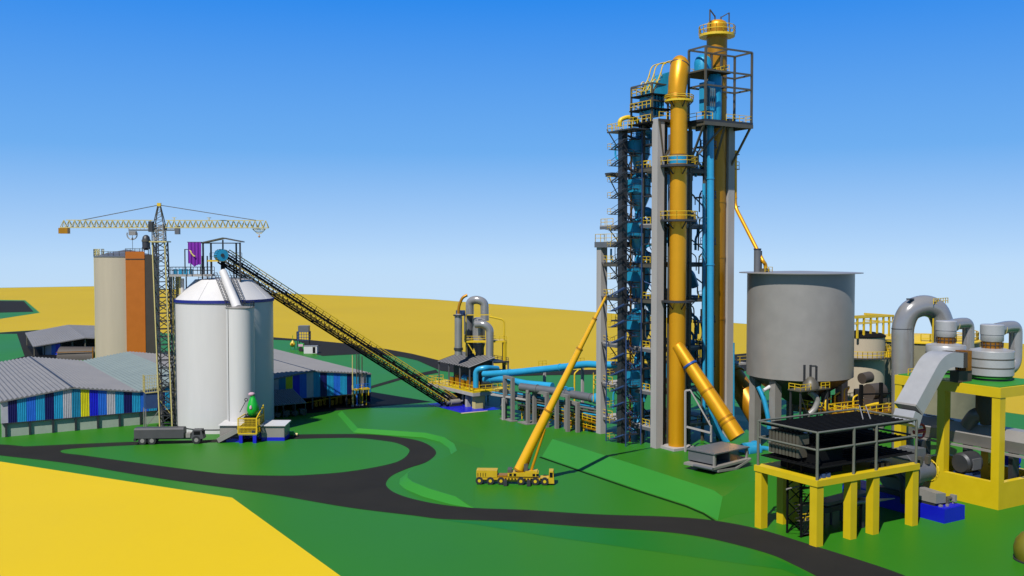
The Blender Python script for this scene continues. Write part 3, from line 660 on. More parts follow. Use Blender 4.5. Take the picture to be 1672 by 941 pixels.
MB().hexa([(.4,-.6,.3), (6,-.6,.0), (6,ly-1,.0), (.4,ly-1,.3), (.4,-.6,.75), (6,-.6,.45), (6,ly-1,.45), (.4,ly-1,.75)]).hexa([(6,-.6,0), (lx+.2,-.6,1.25), (lx+.2,ly-1,1.25), (6,ly-1,0), (6,-.6,.45), (lx+.2,-.6,1.68), (lx+.2,ly-1,1.68), (6,ly-1,.45)]).build('chute', 'grey', t)
MB().tube([(-1.4,-.7,1.2), (-1.4,ly*.6,1.2)], .3, 12).build('roller', 'greyd', t)
MB().box(1.5, 5, .5, ly-1.2, -.1, .3).build('skid', 'dark', t)

# ------------------------------------------------------------------ yellow legged deck with black slatted plates
pB = G(1332.5, 891); pA = G(1238.5, 862); pE = G(1488, 857)
PY = math.atan2((pE-pB).y, (pE-pB).x); print('deck yaw', math.degrees(PY), (pE-pB).length, (pA-pB).length)
KT = Thing('cooler_platform', 'yellow platform on square yellow legs carrying black plates in a pipe frame', 'platform', pB, PY)
LX, LY = (pE-pB).length, (pA-pB).length
dz = zz(783, pB.y); dth = .95
MB().box(-.85, LX+.85, -.85, LY+.85, dz-dth, dz).build('deck', 'yel', KT)
pC, pD = KT.l(G(1387.5, 879)), KT.l(G(1424, 871)); print('C,D', pC, pD)
for x, y in ((0,0), (0,LY), (LX,0), (pC.x,0), (pD.x,0), (LX,LY), (pC.x,LY), (pD.x,LY), (LX*.22, LY)):
    MB().cbox((x, y, 0), 1.42, 1.42, dz-dth).build('leg', 'yel', KT)
fr = zz(706, pB.y)-dz; b = MB()
for x, y in ((-.4,-.4), (pC.x+.2,-.4), (pD.x+.2,-.4), (LX+.4,-.4), (-.4,LY+.4), (LX+.4,LY+.4), (LX*.5, LY+.4)): b.tube([(x,y,dz), (x,y,dz+fr)], .23, 10)
for hh in (fr, fr*.63):
    for p, q in (((-.4,-.4), (LX+.4,-.4)), ((-.4,-.4), (-.4,LY+.4)), ((-.4,LY+.4), (LX+.4,LY+.4)), ((LX+.4,-.4), (LX+.4,LY+.4))): b.tube([(p[0],p[1],dz+hh), (q[0],q[1],dz+hh)], .17, 10)
b.build('pipe_frame', 'postg', KT)
b = MB()
def slats(x0, x1, y0, y1, z, n):
    b.box(x0, x1, y0, y1, z-.16, z)
    for k in range(n):
        y = y0+(y1-y0)*(k+.5)/n; b.beam((x0, y, z+.06), (x1, y, z+.06), .16, .14)
slats(2.0, LX+.2, 0, LY+.1, dz+fr-.35, 14); slats(-.2, 2.0, 3.4, LY+.1, dz+fr-.35, 8); slats(6.5, LX+.2, 0, LY, dz+fr*.6-.2, 12); slats(-.2, LX+.2, -.2, LY, dz+fr*.24, 12)
b.box(2.2, 8, 2, LY-2, dz+.02, dz+fr*.55)
b.build('black_plates', 'black', KT)
b = MB()
for hh in (.34, .62):
    for k in range(9): b.box(.3, 2.6, 4.0+k*.72, 4.5+k*.72, dz+fr*hh, dz+fr*(hh+.22))
b.build('screen', 'bronze', KT)
b = MB()
for p, q in (((LX*.74, LY*.45), (LX*.98, LY*.9)), ((LX*.79, LY*.4), (LX*1.0, LY*.82))): b.beam((p[0],p[1],dz+fr-.2), (q[0],q[1],dz+fr+.9), .16)
b.build('lifting_bar', 'grey', KT)
b = MB()
for k in range(9): b.cbox((.6+k*.35, .2+.3*(k % 3), dz), .5, .5, .25+.12*((k*5) % 4))
b.build('hose_bundle', 'navyst', KT)
for k in range(3): MB().box(LX*.62+k*1.3, LX*.62+k*1.3+.8, .4, 1.5, dz, dz+.7).build('gear_motor', 'brown', KT)
# lattice stair under it
sp = G(1307, 872)
t = Thing('stair_tower', 'short dark lattice stair tower under the yellow deck corner', 'stairs', sp, PY)
hh = dz+2.5; sw = 2.9
b = MB()
for x in (0, sw):
    for y in (0, sw): b.beam((x-sw/2, y-sw/2, 0), (x-sw/2, y-sw/2, hh), .26)
for k in range(5):
    z0 = k*hh/5; b.beam((-sw/2,-sw/2,z0), (sw/2,-sw/2,z0+hh/5), .16); b.beam((sw/2,sw/2,z0), (-sw/2,sw/2,z0+hh/5), .16); b.beam((-sw/2,sw/2,z0), (-sw/2,-sw/2,z0+hh/5), .14)
b.build('lattice', 'black', t)
b = MB(); tr = MB()
for k in range(5):
    z0 = k*hh/5; b.box(-sw/2, sw/2, -sw/2, -sw/2+.8, z0-.1, z0)
    for j in range(7): tr.cbox((0 if k % 2 else .7, -sw/2+.9+j*.28, z0+j*hh/35), 1.1, .3, .07)
b.build('landing', 'bronze', t); tr.build('treads', 'dark', t)
MB().rail([(sw/2,-sw/2,hh*.4), (sw/2,sw/2,hh*.4)], 1.1, 1, .1).rail([(-sw/2,-sw/2,hh*.2), (sw/2,-sw/2,hh*.2)], 1.1, 1, .1).build('railing', 'yrail', t)
MB().tube([(-sw/2-2.2, -.4, dz-2.5), (-sw/2+1, -.4, dz-2.3)], .14, 8).build('arm', 'grey', t)
# conveyor and silver blade beneath
p0, p1 = KT.l(at(1342, 824, 158)), KT.l(at(1408, 803, 166))
t = Thing('belt_conveyor', 'grey belt conveyor trough slung under the yellow deck', 'conveyor', at(1375, 850, 161).xy.to_3d(), PY)
p0, p1 = t.at(1340, 822, 158), t.at(1410, 803, 167)
MB().beam(p0, p1, 2.6, .5).build('belt', 'greyd', t); MB().beam(p0-Vector((0,0,1)), p1-Vector((0,0,1.4)), 2.2, .9).build('trough', 'dark', t)
b = MB(); 
for f in (.15, .55, .9): 
    p = p0.lerp(p1, f); b.beam((p.x-.9, p.y, 0), (p.x-.9, p.y, p.z-1), .3); b.beam((p.x+.9, p.y, 0), (p.x+.9, p.y, p.z-1), .3)
b.build('trestle', 'dark', t)
a_, b_ = at(1378, 823, 156), at(1461, 814, 162)
t = Thing('screw_tube', 'slim pointed silver tube reaching out below the yellow deck', 'tube', ((a_.x+b_.x)/2, (a_.y+b_.y)/2, 0), PY)
MB().tube([t.l(a_), t.l(a_.lerp(b_,.5)), t.l(b_)], [.32, .38, .08], 12).build('barrel', 'grey', t)
pm = t.l(a_.lerp(b_, .35)); MB().box(pm.x-.3, pm.x+.3, pm.y-.3, pm.y+.3, 0, pm.z-.2).build('stand', 'dark', t)

# ------------------------------------------------------------------ blue plinth with its fan and motor
pF = G(1542, 855.5); v = Vector((-math.sin(YAW), math.cos(YAW), 0))
BP = Thing('plinth', 'long royal blue machine plinth beside the yellow deck', 'plinth', pF, YAW)
bz = zz(832, pF.y); BW = 5.4; BL = 21
MB().box(0, BW, 0, BL, 0, bz).build('block', 'rblue', BP); MB().box(.2, BW-.2, .2, BL-.2, bz, bz+.06).build('top_plate', 'rblue', BP)
Fn = Thing('blower', 'grey centrifugal blower with curved intake pipe on the blue plinth', 'blower', (Matrix.Translation(pF) @ Matrix.Rotation(YAW, 4, 'Z')) @ Vector((2.6, 10.5, bz+.06)), YAW)
MB().tube([(-1.6,0,4.2), (1.6,0,4.2)], 3.9, 36).build('volute', 'greyd', Fn)
MB().box(-1.4, 1.4, -3.9, -.6, 4.2, 8.6).build('outlet', 'greyd', Fn)
MB().tube(fillet([Fn.at(1476, 822, 167), Fn.at(1476, 785, 167), Fn.at(1466, 775, 169), Fn.at(1446, 773, 172)], 2), .62, 16).build('intake_pipe', 'dark', Fn)
MB().tube([(-2.4,-3.8,4.6), (2.2,-3.8,4.6)], [2.0, 1.7], 24).build('rotor_drum', 'greyd', Fn)
b = MB()
for k in range(8):
    a = 2*math.pi*k/8; b.beam((2.3, -3.8+2*math.cos(a), 4.6+2*math.sin(a)), (3.6, -3.8+1.2*math.cos(a), 4.6+1.2*math.sin(a)), .12)
for rr, x in ((2.0, 2.3), (1.2, 3.6)): b.tube([(x, -3.8+rr*math.cos(2*math.pi*k/16), 4.6+rr*math.sin(2*math.pi*k/16)) for k in range(17)], .08, 6, cap=False)
b.build('guard_cage', 'yrail', Fn)
MB().box(-2, 2, -5.4, 3.6, 0, .9).build('bedplate', 'dark', Fn)
b = MB()
for k in range(6): b.cbox((-1.8+.7*k, -5+.4*(k % 3), 6.2), .5, .7, .9+.4*(k % 2))
b.build('control_gear', 'bronze', Fn)
Mo = Thing('motor', 'light grey box motor with small fittings on the front end of the blue plinth', 'motor', (Matrix.Translation(pF) @ Matrix.Rotation(YAW, 4, 'Z')) @ Vector((1.2, 2.6, bz+.06)), YAW)
MB().hexa([(-1.1,-.9,.5), (1.5,-.9,.3), (1.5,4,.3), (-1.1,4,.5), (-1.1,-.9,2.2), (1.5,-.9,1.9), (1.3,4,2.3), (-1.1,4,2.6)]).build('housing', 'grey', Mo)
MB().box(-1, 1.3, -.6, 3.6, 0, .45).build('feet', 'dark', Mo)
MB().tube([(2, -.6, .9), (3.2,-.8,.9)], .35, 10).box(1.7, 2.1, -1.2, 0, 0, .9).build('coupling', 'bronze', Mo)
MB().box(3.0, 3.5, -1.6, -.6, .4, 1.5).box(3.1, 3.4, -1.2, -1, 0, .4).build('terminal_box', 'grey', Mo)
MB().box(-.7, -.2, -1.6, -1.1, 0, .3).box(.6, 1, -1.9, -1.5, 0, .35).build('bracket', 'grey', Mo)
# red valve cluster near the lower end of the square duct
t = Thing('valve_cluster', 'red valve wheel cluster with white tips beneath the end of the square duct', 'valve', at(1503, 704, 172)-Vector((0,0,1.6)), YAW)
b = MB(); b.tube([(1.2*math.cos(2*math.pi*k/20), 0, 1.6+1.2*math.sin(2*math.pi*k/20)) for k in range(21)], .22, 8, cap=False); b.tube([(-.8,.9,1.3), (.9,-.3,1.7)], .35, 10); b.build('wheel', 'red', t)
MB().tube([(-1.6,.3,2.4), (.6,.3,2.3)], .28, 10).tube([(-1.6,0,.9), (.2,0,.8)], .25, 10).build('tip', 'white', t)
MB().lathe([(.9,0),(.9,-2),(.6,-4)][::-1], n=14).build('body', 'dark', t)
MB().box(-1.4, 1.6, -.8, 1.6, -9.5, -4).build('stand', 'dark', t)

# ------------------------------------------------------------------ yellow table structure on the right
pT = G(1630, 833.5)
YT = Thing('support_table', 'massive yellow table structure with square legs standing on a yellow trough base', 'support', pT, YAW)
ph = zz(790, pT.y); TLy, TLx = 21.5, 15.0; tz = zz(634, pT.y); tb = 1.75
b = MB(); bt = 1.1
b.box(0, TLx, 0, bt, 0, ph).box(0, bt, bt, TLy, 0, ph).box(bt, TLx, TLy-bt, TLy, 0, ph).box(TLx-bt, TLx, bt, TLy-bt, 0, ph).box(bt, TLx-bt, bt, TLy-bt, 0, 1.2)
b.build('trough_base', 'yel', YT)
for x in (0, TLx-1.56):
    for y in (.0, TLy*.50, TLy-1.56):
        MB().box(x+.01, x+1.55, y+.01, y+1.55, ph-.4, tz-tb).build('leg', 'yel', YT)
b = MB(); b.box(-.1, TLx, -.1, 2.2, tz-tb, tz).box(-.1, 2.2, 2.2, TLy, tz-tb, tz).box(2.2, TLx, TLy-2.2, TLy, tz-tb, tz).box(TLx-2.2, TLx, 2.2, TLy-2.2, tz-tb, tz).box(2.2, TLx-2.2, TLy*.5, TLy*.5+2, tz-tb, tz)
b.build('ring_beam', 'yel', YT)
MB().box(.4, TLx-.4, .4, TLy-.4, tz, tz+.12).build('table_top', 'bank', YT)
def drum(label, px, py, Y, r, s=1.0):
    p = at(px, py, Y); t = Thing('cyclone_separator', label, 'separator', (p.x, p.y, pT.z+tz+.12), YAW, 'grey cyclone separators on the yellow table')
    u0 = .85*s
    MB().lathe([(r*.86, 0), (r*.86, u0)], n=40).build('base_ring', 'dark', t)
    MB().tube([(0,0,u0-.4), (0,0,u0-.1)], r*.93, 40).build('collar', 'bank', t)
    h = [u0, u0+1.5*s, u0+3.1*s, u0+4.6*s]
    for a, c in zip(h, h[1:]): MB().lathe([(r*.97, a), (r, a+.12), (r, c-.14), (r*.97, c)], n=40).build('drum_course', 'galv', t)
    for z in h[1:3]: MB().tube([(0,0,z-.09), (0,0,z+.09)], r*1.012, 40).build('band', 'bronze', t)
    z = h[3]; MB().lathe([(r*.98, 0), (r*.52, .35)], c=(0,0,z), n=40).build('shoulder', 'galv', t)
    MB().tube([(0,0,z+.3), (0,0,z+1.6*s)], r*.46, 32).build('copper_neck', 'copper', t)
    b = MB()
    b.tube([(0,0,z+.95*s), (0,0,z+1.05*s)], r*.5, 28)
    for k in range(14):
        a = 2*math.pi*k/14; b.beam((r*.49*math.cos(a), r*.49*math.sin(a), z+.5), (r*.49*math.cos(a), r*.49*math.sin(a), z+1.4*s), .14)
    b.build('neck_ribs', 'brown', t)
    c0 = z+1.6*s
    MB().lathe([(r*.5, 0), (r*.52, .1), (r*.52, 1.2*s)], c=(0,0,c0), n=36).build('cap_lower', 'galv', t)
    MB().lathe([(r*.54, 0), (r*.54, 1.7*s), (r*.5, 1.85*s), (0, 1.95*s)], c=(0,0,c0+1.25*s), n=36).build('cap', 'galv', t)
    cz = c0+2.1*s; rp = r*.31
    MB().tube(fillet([(r*.3, 0, cz), (r*1.2, .1, cz+.3*s), (r*2.0, .2, cz+.2*s), (r*2.02, .2, cz-2.0*s), (r*2.0, .2, u0+1.2*s), (r*1.1, .1, u0+.4*s)], r*.8, 9), rp, 22).build('outlet_pipe', 'pipe', t)
    MB().tube([(r*.74,.1,cz), (r*.78,.1,cz)], rp*1.08, 22).build('pipe_band', 'wheat', t)
    return t
drum('nearer grey banded drum separator with a side elbow on the yellow table', 1619, 600, 179.5, 67.6/3200*179.5)
drum('farther grey banded drum separator, partly behind the square duct', 1544, 590, 189, 61/3200*189)
t = Thing('drive_unit', 'rusty brown boxed drive between the two drum separators', 'drive', (Matrix.Translation(pT) @ Matrix.Rotation(YAW, 4, 'Z')) @ Vector((1.6, 8.6, tz+.12)), YAW)
MB().box(-.4, 1.2, -1.2, 1.0, 2.0, 5.6).build('casing', 'copper', t); MB().box(-2.2, 1.6, -1, .8, 0, 2.0).build('frame', 'brown', t)
b = MB()
for k in range(5): b.beam((-.5, -1.0+k*.45, 2.1), (-.5, -1.0+k*.45, 5.4), .12)
b.build('ribs', 'brown', t)
b = MB(); b.rail([(.6, 19, 0), (6, 19, 0)], 1.2, 1.2, .12); ob = b.build('railing', 'yrail', YT); ob.location = (0, 0, tz+.12)
# things below the table
t = Thing('horizontal_duct', 'dark grey horizontal duct with sloping sides passing under the yellow table', 'duct', (Matrix.Translation(pT) @ Matrix.Rotation(YAW, 4, 'Z')) @ Vector((7.5, 11, 0)), YAW)
zc = zz(703, 182)
sec = ((-2.3, zc-.2), (-1.3, zc+1.6), (1.2, zc+1.6), (2.2, zc-.2), (1.6, zc-2.2), (-1.5, zc-2.4))
MB().add([(x, y, z) for y in (-15, 13) for x, z in sec], [(k, (k+1) % 6, 6+(k+1) % 6, 6+k) for k in range(6)]+[(5,4,3,2,1,0), (6,7,8,9,10,11)]).build('shell', 'grey', t)
MB().box(-2.2, -1.7, -14, 12, zc-2.9, zc-2.5).build('skirt', 'grey', t)
MB().lathe([(.9, 0), (1.6, 2.0), (1.8, 2.8), (1.8, 6.2)], c=(-1.5, -4.5, zc+1.9), n=20).build('hopper', 'brown', t)
MB().tube(fillet([(-1.5,-4.5,zc+3.8), (-1.8,-2.6,zc+3.6), (-1.5,-.8,zc+1.2)], 1.5), 1.3, 20).build('elbow', 'greyd', t)
for y in (-9, 0, 9): MB().box(-1, 1, y-.4, y+.4, 1.2, zc-2.2).build('saddle', 'dark', t)
b = MB(); b.box(-1.5, -1.2, 3, 3.3, zc+1.6, zc+2.2); b.beam((-1.5, 8, zc+1.9), (-1.5, 2, zc+1.7), .2); b.build('lid_handle', 'bronze', t)
t = Thing('motor', 'rounded dark motor inside the yellow trough base', 'motor', (Matrix.Translation(pT) @ Matrix.Rotation(YAW, 4, 'Z')) @ Vector((3.8, 8.6, 1.2)), YAW)
MB().tube([(-2.2,0,5.2), (-1.8,0,5.2), (1.8,0,5.2), (2.2,0,5.2)], [1.6, 1.95, 1.95, 1.6], 24).build('body', 'dark', t); MB().box(-1.8, 1.8, -1.5, 1.5, 0, 3.6).build('stand', 'navyst', t)
MB().box(-1.2, 1.2, -2.0, -1.6, 4.2, 6.2).build('cover', 'greyd', t)
t = Thing('motor', 'royal blue ribbed motor behind the front leg of the yellow table', 'motor', G(1650, 764, 1.0), YAW)
MB().tube([(-1.4,0,1.6), (1.4,0,1.6)], 1.3, 20).build('body', 'rblue', t); MB().box(-1.5, 1.5, -1.2, 1.2, -1.0, .5).build('stand', 'rblue', t)
b = MB()
for k in range(8): b.tube([(-1.2+k*.34,0,1.6), (-1.1+k*.34,0,1.6)], 1.45, 20)
b.build('ribs', 'rblue', t); MB().tube([(1.4,0,1.6), (3.4,0,1.6)], .22, 8).build('shaft', 'rblue', t)

# square duct bending down from the separators
e0 = at(1576, 590, 182.5); e1 = at(1556, 583, 179.8)
t = Thing('square_duct', 'light grey square duct curving over and sloping down to the black plates', 'duct', (Matrix.Translation(pT) @ Matrix.Rotation(YAW, 4, 'Z')) @ Vector((-6, 6.5, 0)), YAW)
pts = [(t.onY(1573, 601, 0)), (t.onY(1553, 600, 0)), (t.onY(1538, 622, 0)), (t.onY(1508, 676, 0))]
lo = [Vector((p.x, 0, p.z)) for p in pts]; print('duct', lo)
path = fillet([lo[0], lo[1]+Vector((-.6,0,.2)), lo[3]], 4.0, 10)
def rect_sweep(path, w_, h_):
    b = MB(); n = len(path)
    for i, p in enumerate(path):
        d = (path[min(i+1,n-1)]-path[max(i-1,0)]).normalized(); nrm = Vector((-d.z, 0, d.x)); 
        if nrm.z < 0: nrm = -nrm
        b.v += [tuple(p+Vector((0,0,0))), tuple(p+Vector((0,w_,0))), tuple(p+Vector((0,w_,0))+nrm*h_), tuple(p+nrm*h_)]
    for i in range(n-1):
        for k in range(4): b.f.append((i*4+k, i*4+(k+1) % 4, i*4+4+(k+1) % 4, i*4+4+k)); b.m.append(0)
    b.f += [(3,2,1,0), ((n-1)*4, (n-1)*4+1, (n-1)*4+2, (n-1)*4+3)]; b.m += [0,0]
    return b
rect_sweep(path, 4.2, 2.6).build('duct', 'galv', t, smooth=30)
e = path[-1]; d = (path[-1]-path[-2]).normalized()
rect_sweep([e-d*.02, e+d*.35], 4.3, 2.7).build('flange', 'grey', t)
rect_sweep([e+d*.35, e+d*2.6+Vector((.5,0,-.4))], 4.0, 2.2).build('boot', 'galv', t)
rect_sweep([lo[0], lo[0]+Vector((1.2,0,0))], 4.3, 2.7).build('end_frame', 'brown', t)
b = MB(); b.box(-.3+lo[1].x, .3+lo[1].x, .6, 1.2, 0, lo[1].z); b.box(-.3+lo[1].x, .3+lo[1].x, 3, 3.6, 0, lo[1].z)

# tall inverted U pipe
UY = 199.0; rU = 35/3200*UY
t = Thing('loop_duct', 'large shiny grey duct bent over in an upside down U behind the separators', 'duct', (at(1474, 600, UY).x, UY, 0), YAW)
pa = [t.at(1474, 760, UY), t.at(1474, 560, UY), t.at(1475, 532, UY), t.at(1486, 508, UY), t.at(1509, 499.5, UY+.5), t.at(1530, 508, UY+1), t.at(1540, 532, UY+1), t.at(1540, 610, UY+1)]
pa[0].z = 0
pth = [pa[0], pa[1]]+[p for p in smooth2(pa[1:7], 6, False)][1:]+[pa[6], pa[7]]
MB().tube(pth, rU, 32).build('shell', 'pipe', t)
q0 = t.at(1523.5, 503.5, UY+.7); q1 = t.at(1524.5, 504, UY+.7)
MB().tube([t.at(1474, 537, UY), t.at(1474, 536, UY)], rU*1.012, 32).build('seam', 'dark', t)
MB().box(-.7, .7, -rU*.9, -rU*.5, zz(489, UY), zz(487, UY)).build('hatch', 'dark', t)
b = MB(); p, q = t.at(1491, 514, UY), t.at(1523, 514, UY+1); b.beam(p, q, .3); 
p = t.at(1524, 520, UY-2); b.beam((p.x,p.y,tz+.2), (p.x,p.y,p.z), .22); b.rail([(p.x, p.y, tz+13), (p.x+6, p.y+1, tz+13)], 1.1, 1.1, .12)
b.build('ladder_frame', 'yrail', t)

# ------------------------------------------------------------------ tanks behind
def tank(label, px, Y, r, ptop, pbot, mat, topmat='dark'):
    p = at(px, 600, Y); t = Thing('storage_tank', label, 'tank', (p.x, Y, 0), YAW)
    z1 = zz(ptop, Y); MB().tube([(0,0,0), (0,0,z1)], r, 48).build('shell', mat, t)
    MB().lathe([(r*1.03, 0), (r*1.03, .3), (r*.9, .8), (0, 1.6)], c=(0,0,z1), n=48).build('roof', topmat, t)
    return t, z1
t, z1 = tank('pale round tank with dark roof and yellow spiral gantry behind the grey elevated tank', 1404, 250, 6.0, 549, 620, 'beige', 'black')
b = MB(); zr = zz(516, 250)
for a, c in (((-7,-4), (7.6,-4)), ((7.6,-4), (7.6,5)), ((-7,-1), (6,-1))): b.beam((a[0],a[1],zr), (c[0],c[1],zr), .5); b.beam((a[0],a[1],zr-1.6), (c[0],c[1],zr-1.6), .25)
for x in (-6, -3.6, -1, 1.4, 3.8, 6, 7.6): b.beam((x, -4, z1), (x, -4, zr), .42)
b.build('roof_frame', 'yrail', t)
z2 = zz(581, 250); n = 20
b = MB(); ring = [(7.6*math.cos(a), 7.6*math.sin(a)) for a in [R(-190+k*9) for k in range(n)]]
for (x0,y0), (x1,y1) in zip(ring, ring[1:]): b.hexa([(x0*.82,y0*.82,z2-.3), (x0,y0,z2-.3), (x1,y1,z2-.3), (x1*.82,y1*.82,z2-.3), (x0*.82,y0*.82,z2), (x0,y0,z2), (x1,y1,z2), (x1*.82,y1*.82,z2)])
fo = b.build('gantry', 'dark', t); MB().rail([(x, y, z2) for x, y in ring], 1.7, 2, .14).build('railing', 'yrail', fo)
b = MB(); r_ = MB()
for k in range(26):
    a = R(-60+k*5.5); zz2 = z2+(z1-z2)*k/26; b.cbox((7*math.cos(a), 7*math.sin(a), zz2), 1.3, 1.3, .18)
    r_.beam((7.7*math.cos(a), 7.7*math.sin(a), zz2), (7.7*math.cos(a), 7.7*math.sin(a), zz2+1.5), .12)
b.build('spiral_treads', 'yrail', t); r_.build('stair_rail', 'yrail', t)
t2, z3 = tank('wide pale olive tank seen through the grey loop duct', 1512, 262, 13.0, 555, 620, 'drab', 'yrail')
b = MB(); ring = [(12.6*math.cos(R(-150+k*10)), 12.6*math.sin(R(-150+k*10)), z3+.3) for k in range(16)]
b.rail(ring, 2.2, 3, .22); b.build('railing', 'yrail', t2)
# yellow process deck with machines between the grey tank and the loop duct
DK = 208.0
t = Thing('process_deck', 'yellow floored machine deck crowded with rails and pipes right of the grey tank', 'platform', at(1405, 700, DK).xy.to_3d(), YAW)
z = zz(668, DK)
fo = MB().box(-9, 9, -5, 9, z-.4, z).build('floor', 'goldd', t)
r_ = MB()
for yy, hh in ((-4.8, 1.6), (1, 1.6), (8.6, 1.8)): r_.rail([(-8.8, yy, z), (8.8, yy, z)], hh, 2, .14)
r_.rail([(-8.8,-4.8,z), (-8.8,8.6,z)], 1.6, 2, .14); r_.build('railing', 'yrail', fo)
for x, y in ((-8,-4), (8,-4), (-8,8), (8,8), (0,-4)): MB().cbox((x, y, 0), .8, .8, z-.4).build('leg', 'bronze', t)
b = MB()
for x in (-5, 1.2, 5): b.box(x, x+.6, -4.2, -3.6, z, z+6)
b.beam((-5, -3.9, z+4), (5.6, -3.9, z+3.4), .3); b.build('frame', 'black', t)
b = MB(); b.tube([(2.4,0,z+3.4), (6.4,0,z+3.4)], 1.8, 20); b.tube([(3.4,2.6,z+6), (6,2.6,z+6.2)], 1.2, 18); b.box(2, 6.8, -1.4, 1.4, z, z+2); b.build('machine', 'brown', t)
b = MB()
for k in range(5):
    x = -7.5+k*2.9; b.tube(fillet([(x, 3, z), (x, 3, z+2+k % 3), (x+2.2, 3.4, z+2.4+k % 3), (x+2.2, 6, z+.2)], .6), .2, 8)
b.tube(fillet([(-4, -2, z+.6), (2, -2, z+1.2), (4, -3, z+1.4), (7, -3, z+.4)], 1), .3, 8); b.build('pipework', 'yrail', t)
MB().lathe([(0,0), (.35,.1), (.5,.5), (.35,.9), (0,1)], c=(5.6,-4.4,z+3), n=14).build('lamp_globe', 'white', t)
b = MB()
for k in range(7): b.cbox((-8+k*2.3, 5.5-(k % 3), z), 1.3, 1.5, 1.2+(k*3 % 4)*.8)
b.build('cabinet', 'dark', t)
# olive dome tank at the right foreground corner
pd = at(1694, 912, 141); t = Thing('dome_tank', 'rounded olive tank cut by the lower right corner of the view', 'tank', (pd.x, pd.y, 0), YAW)
MB().lathe([(2.9,0), (3.15,.9), (3.2,1.8), (2.9,2.9), (2.2,3.8), (1.2,4.3), (0,4.5)], n=36).build('shell', 'olive', t); MB().lathe([(3.2,0), (3.2,.2)], n=36).build('foot_ring', 'dark', t)
# ------------------------------------------------------------------ filter house on a raised yellow deck
fz = 5.2; fp = at(773, 640, 277); fp.z = 0
FH = Thing('filter_house', 'small roofed plant house on a raised yellow deck with grey cyclone pipes above', 'plant house', fp, R(33))
fy = lambda py, Y: zz(py, Y)
FX, FYl = 12.5, 27.0
dz_ = fy(640, 277)
MB().box(-.3, FX, -.3, FYl, dz_-1.3, dz_-.35).build('slab', 'conc', FH)
fo = MB().box(-.2, FX-.1, -.2, FYl-.1, dz_-.35, dz_).build('deck', 'yel', FH)
MB().rail([(FX-.3, 8, dz_), (FX-.3, 0, dz_), (0,0,dz_), (0,FYl-.3,dz_), (5,FYl-.3,dz_)], 1.7, 2, .13).build('railing', 'yrail', fo)
for px, y in ((731, 18), (764, 5)): 
    p = FH.onX(px, 655, 1.4); MB().cbox((1.4, p.y, 0), 1.2, 1.2, dz_-1.3).build('leg', 'conc', FH)
MB().box(1.0, 4.2, .6, 2.4, 0, dz_-1.3).build('pier', 'wheat', FH)
for x, y in ((10.5, 1), (10.5, 12), (10.5, 24), (5, 24)): MB().cbox((x, y, 0), 1, 1, dz_-1.3).build('leg', 'conc', FH)
rz = fy(600, 279)
b = MB(); n = 26; y0, y1 = 2.0, 21.0
for i in range(n):
    ya, yb_ = y0+(y1-y0)*i/n, y0+(y1-y0)*(i+1)/n; ym = (ya+yb_)/2
    for (pa_, pb_) in (((ya, 0), (ym, .16)), ((ym, .16), (yb_, 0))):
        b.hexa([(-.4, pa_[0], rz+pa_[1]-.12), (8.5, pa_[0], rz+2.4+pa_[1]-.12), (8.5, pb_[0], rz+2.4+pb_[1]-.12), (-.4, pb_[0], rz+pb_[1]-.12), (-.4, pa_[0], rz+pa_[1]), (8.5, pa_[0], rz+2.4+pa_[1]), (8.5, pb_[0], rz+2.4+pb_[1]), (-.4, pb_[0], rz+pb_[1])], i % 2)
b.build('roof', ['roof', 'dark'], FH, smooth=10)
b = MB()
for y in (2.4, 8, 14.5, 20.6): b.beam((.2, y, dz_), (.2, y, rz-.1), .3); b.beam((8, y, dz_), (8, y, rz+2), .3)
b.build('post', 'greyd', FH)
MB().box(5.2, 8.2, 3, 20.5, dz_, rz+1.2).build('back_wall', 'dark', FH)
b = MB()
for k in range(5): b.cbox((3.4, 4.5+k*3.2, dz_), 1.6, 2, 2.2+(k % 2)); 
b.build('machine', 'goldd', FH)
MB().tube([(3.4, 8, dz_+2.6), (3.4, 11, dz_+2.6)], 1.0, 16).build('fan', 'lime' if False else 'teal', FH)
b = MB(); b.box(8.6, 13.4, 2, 14, rz+.6, rz+1.0); fo = b.build('side_roof', 'dark', FH)
MB().rail([(13.2, 2.2, rz+1), (13.2, 13.8, rz+1)], 1.0, 2, .12).build('railing', 'bronze', fo)
b = MB()
for y in (2.3, 13.6): b.beam((13.2, y, 0), (13.2, y, rz+.6), .35)
b.build('side_post', 'greyd', FH)
sheet('pad', [G(697, 660), G(745, 655), G(826, 668), G(752, 674.5)], .05, 'rblue')
sheet('kerb', [G(752, 674.6), G(795, 670.5), G(797, 671.5), G(754, 676)], .04, 'beige')
t = Thing('pump', 'small grey pump set on the blue pad under the raised yellow deck', 'pump', G(743, 663, .05), R(33))
MB().tube([(-1.5,0,1.2), (1.5,0,1.2)], .8, 16).build('casing', 'grey', t); MB().box(-2, 2, -.8, .8, 0, .45).build('base', 'dark', t)
MB().tube(fillet([(1.5,0,1.2), (2.6,0,1.2), (2.6,0,3.2)], .5), .3, 10).build('outlet', 'grey', t); MB().tube([(-2.8,0,1.0), (-1.5,0,1.2)], .45, 10).build('motor', 'greyd', t)
t = Thing('machine', 'dark round machine in the shade under the raised yellow deck', 'machine', G(752, 661, .05), R(33))
MB().tube([(-1.5,3,1.6), (3,3,1.6)], 1.6, 20).build('drum', 'brown', t); MB().box(-1.5, 3, 1.5, 4.5, 0, .8).build('base', 'dark', t)
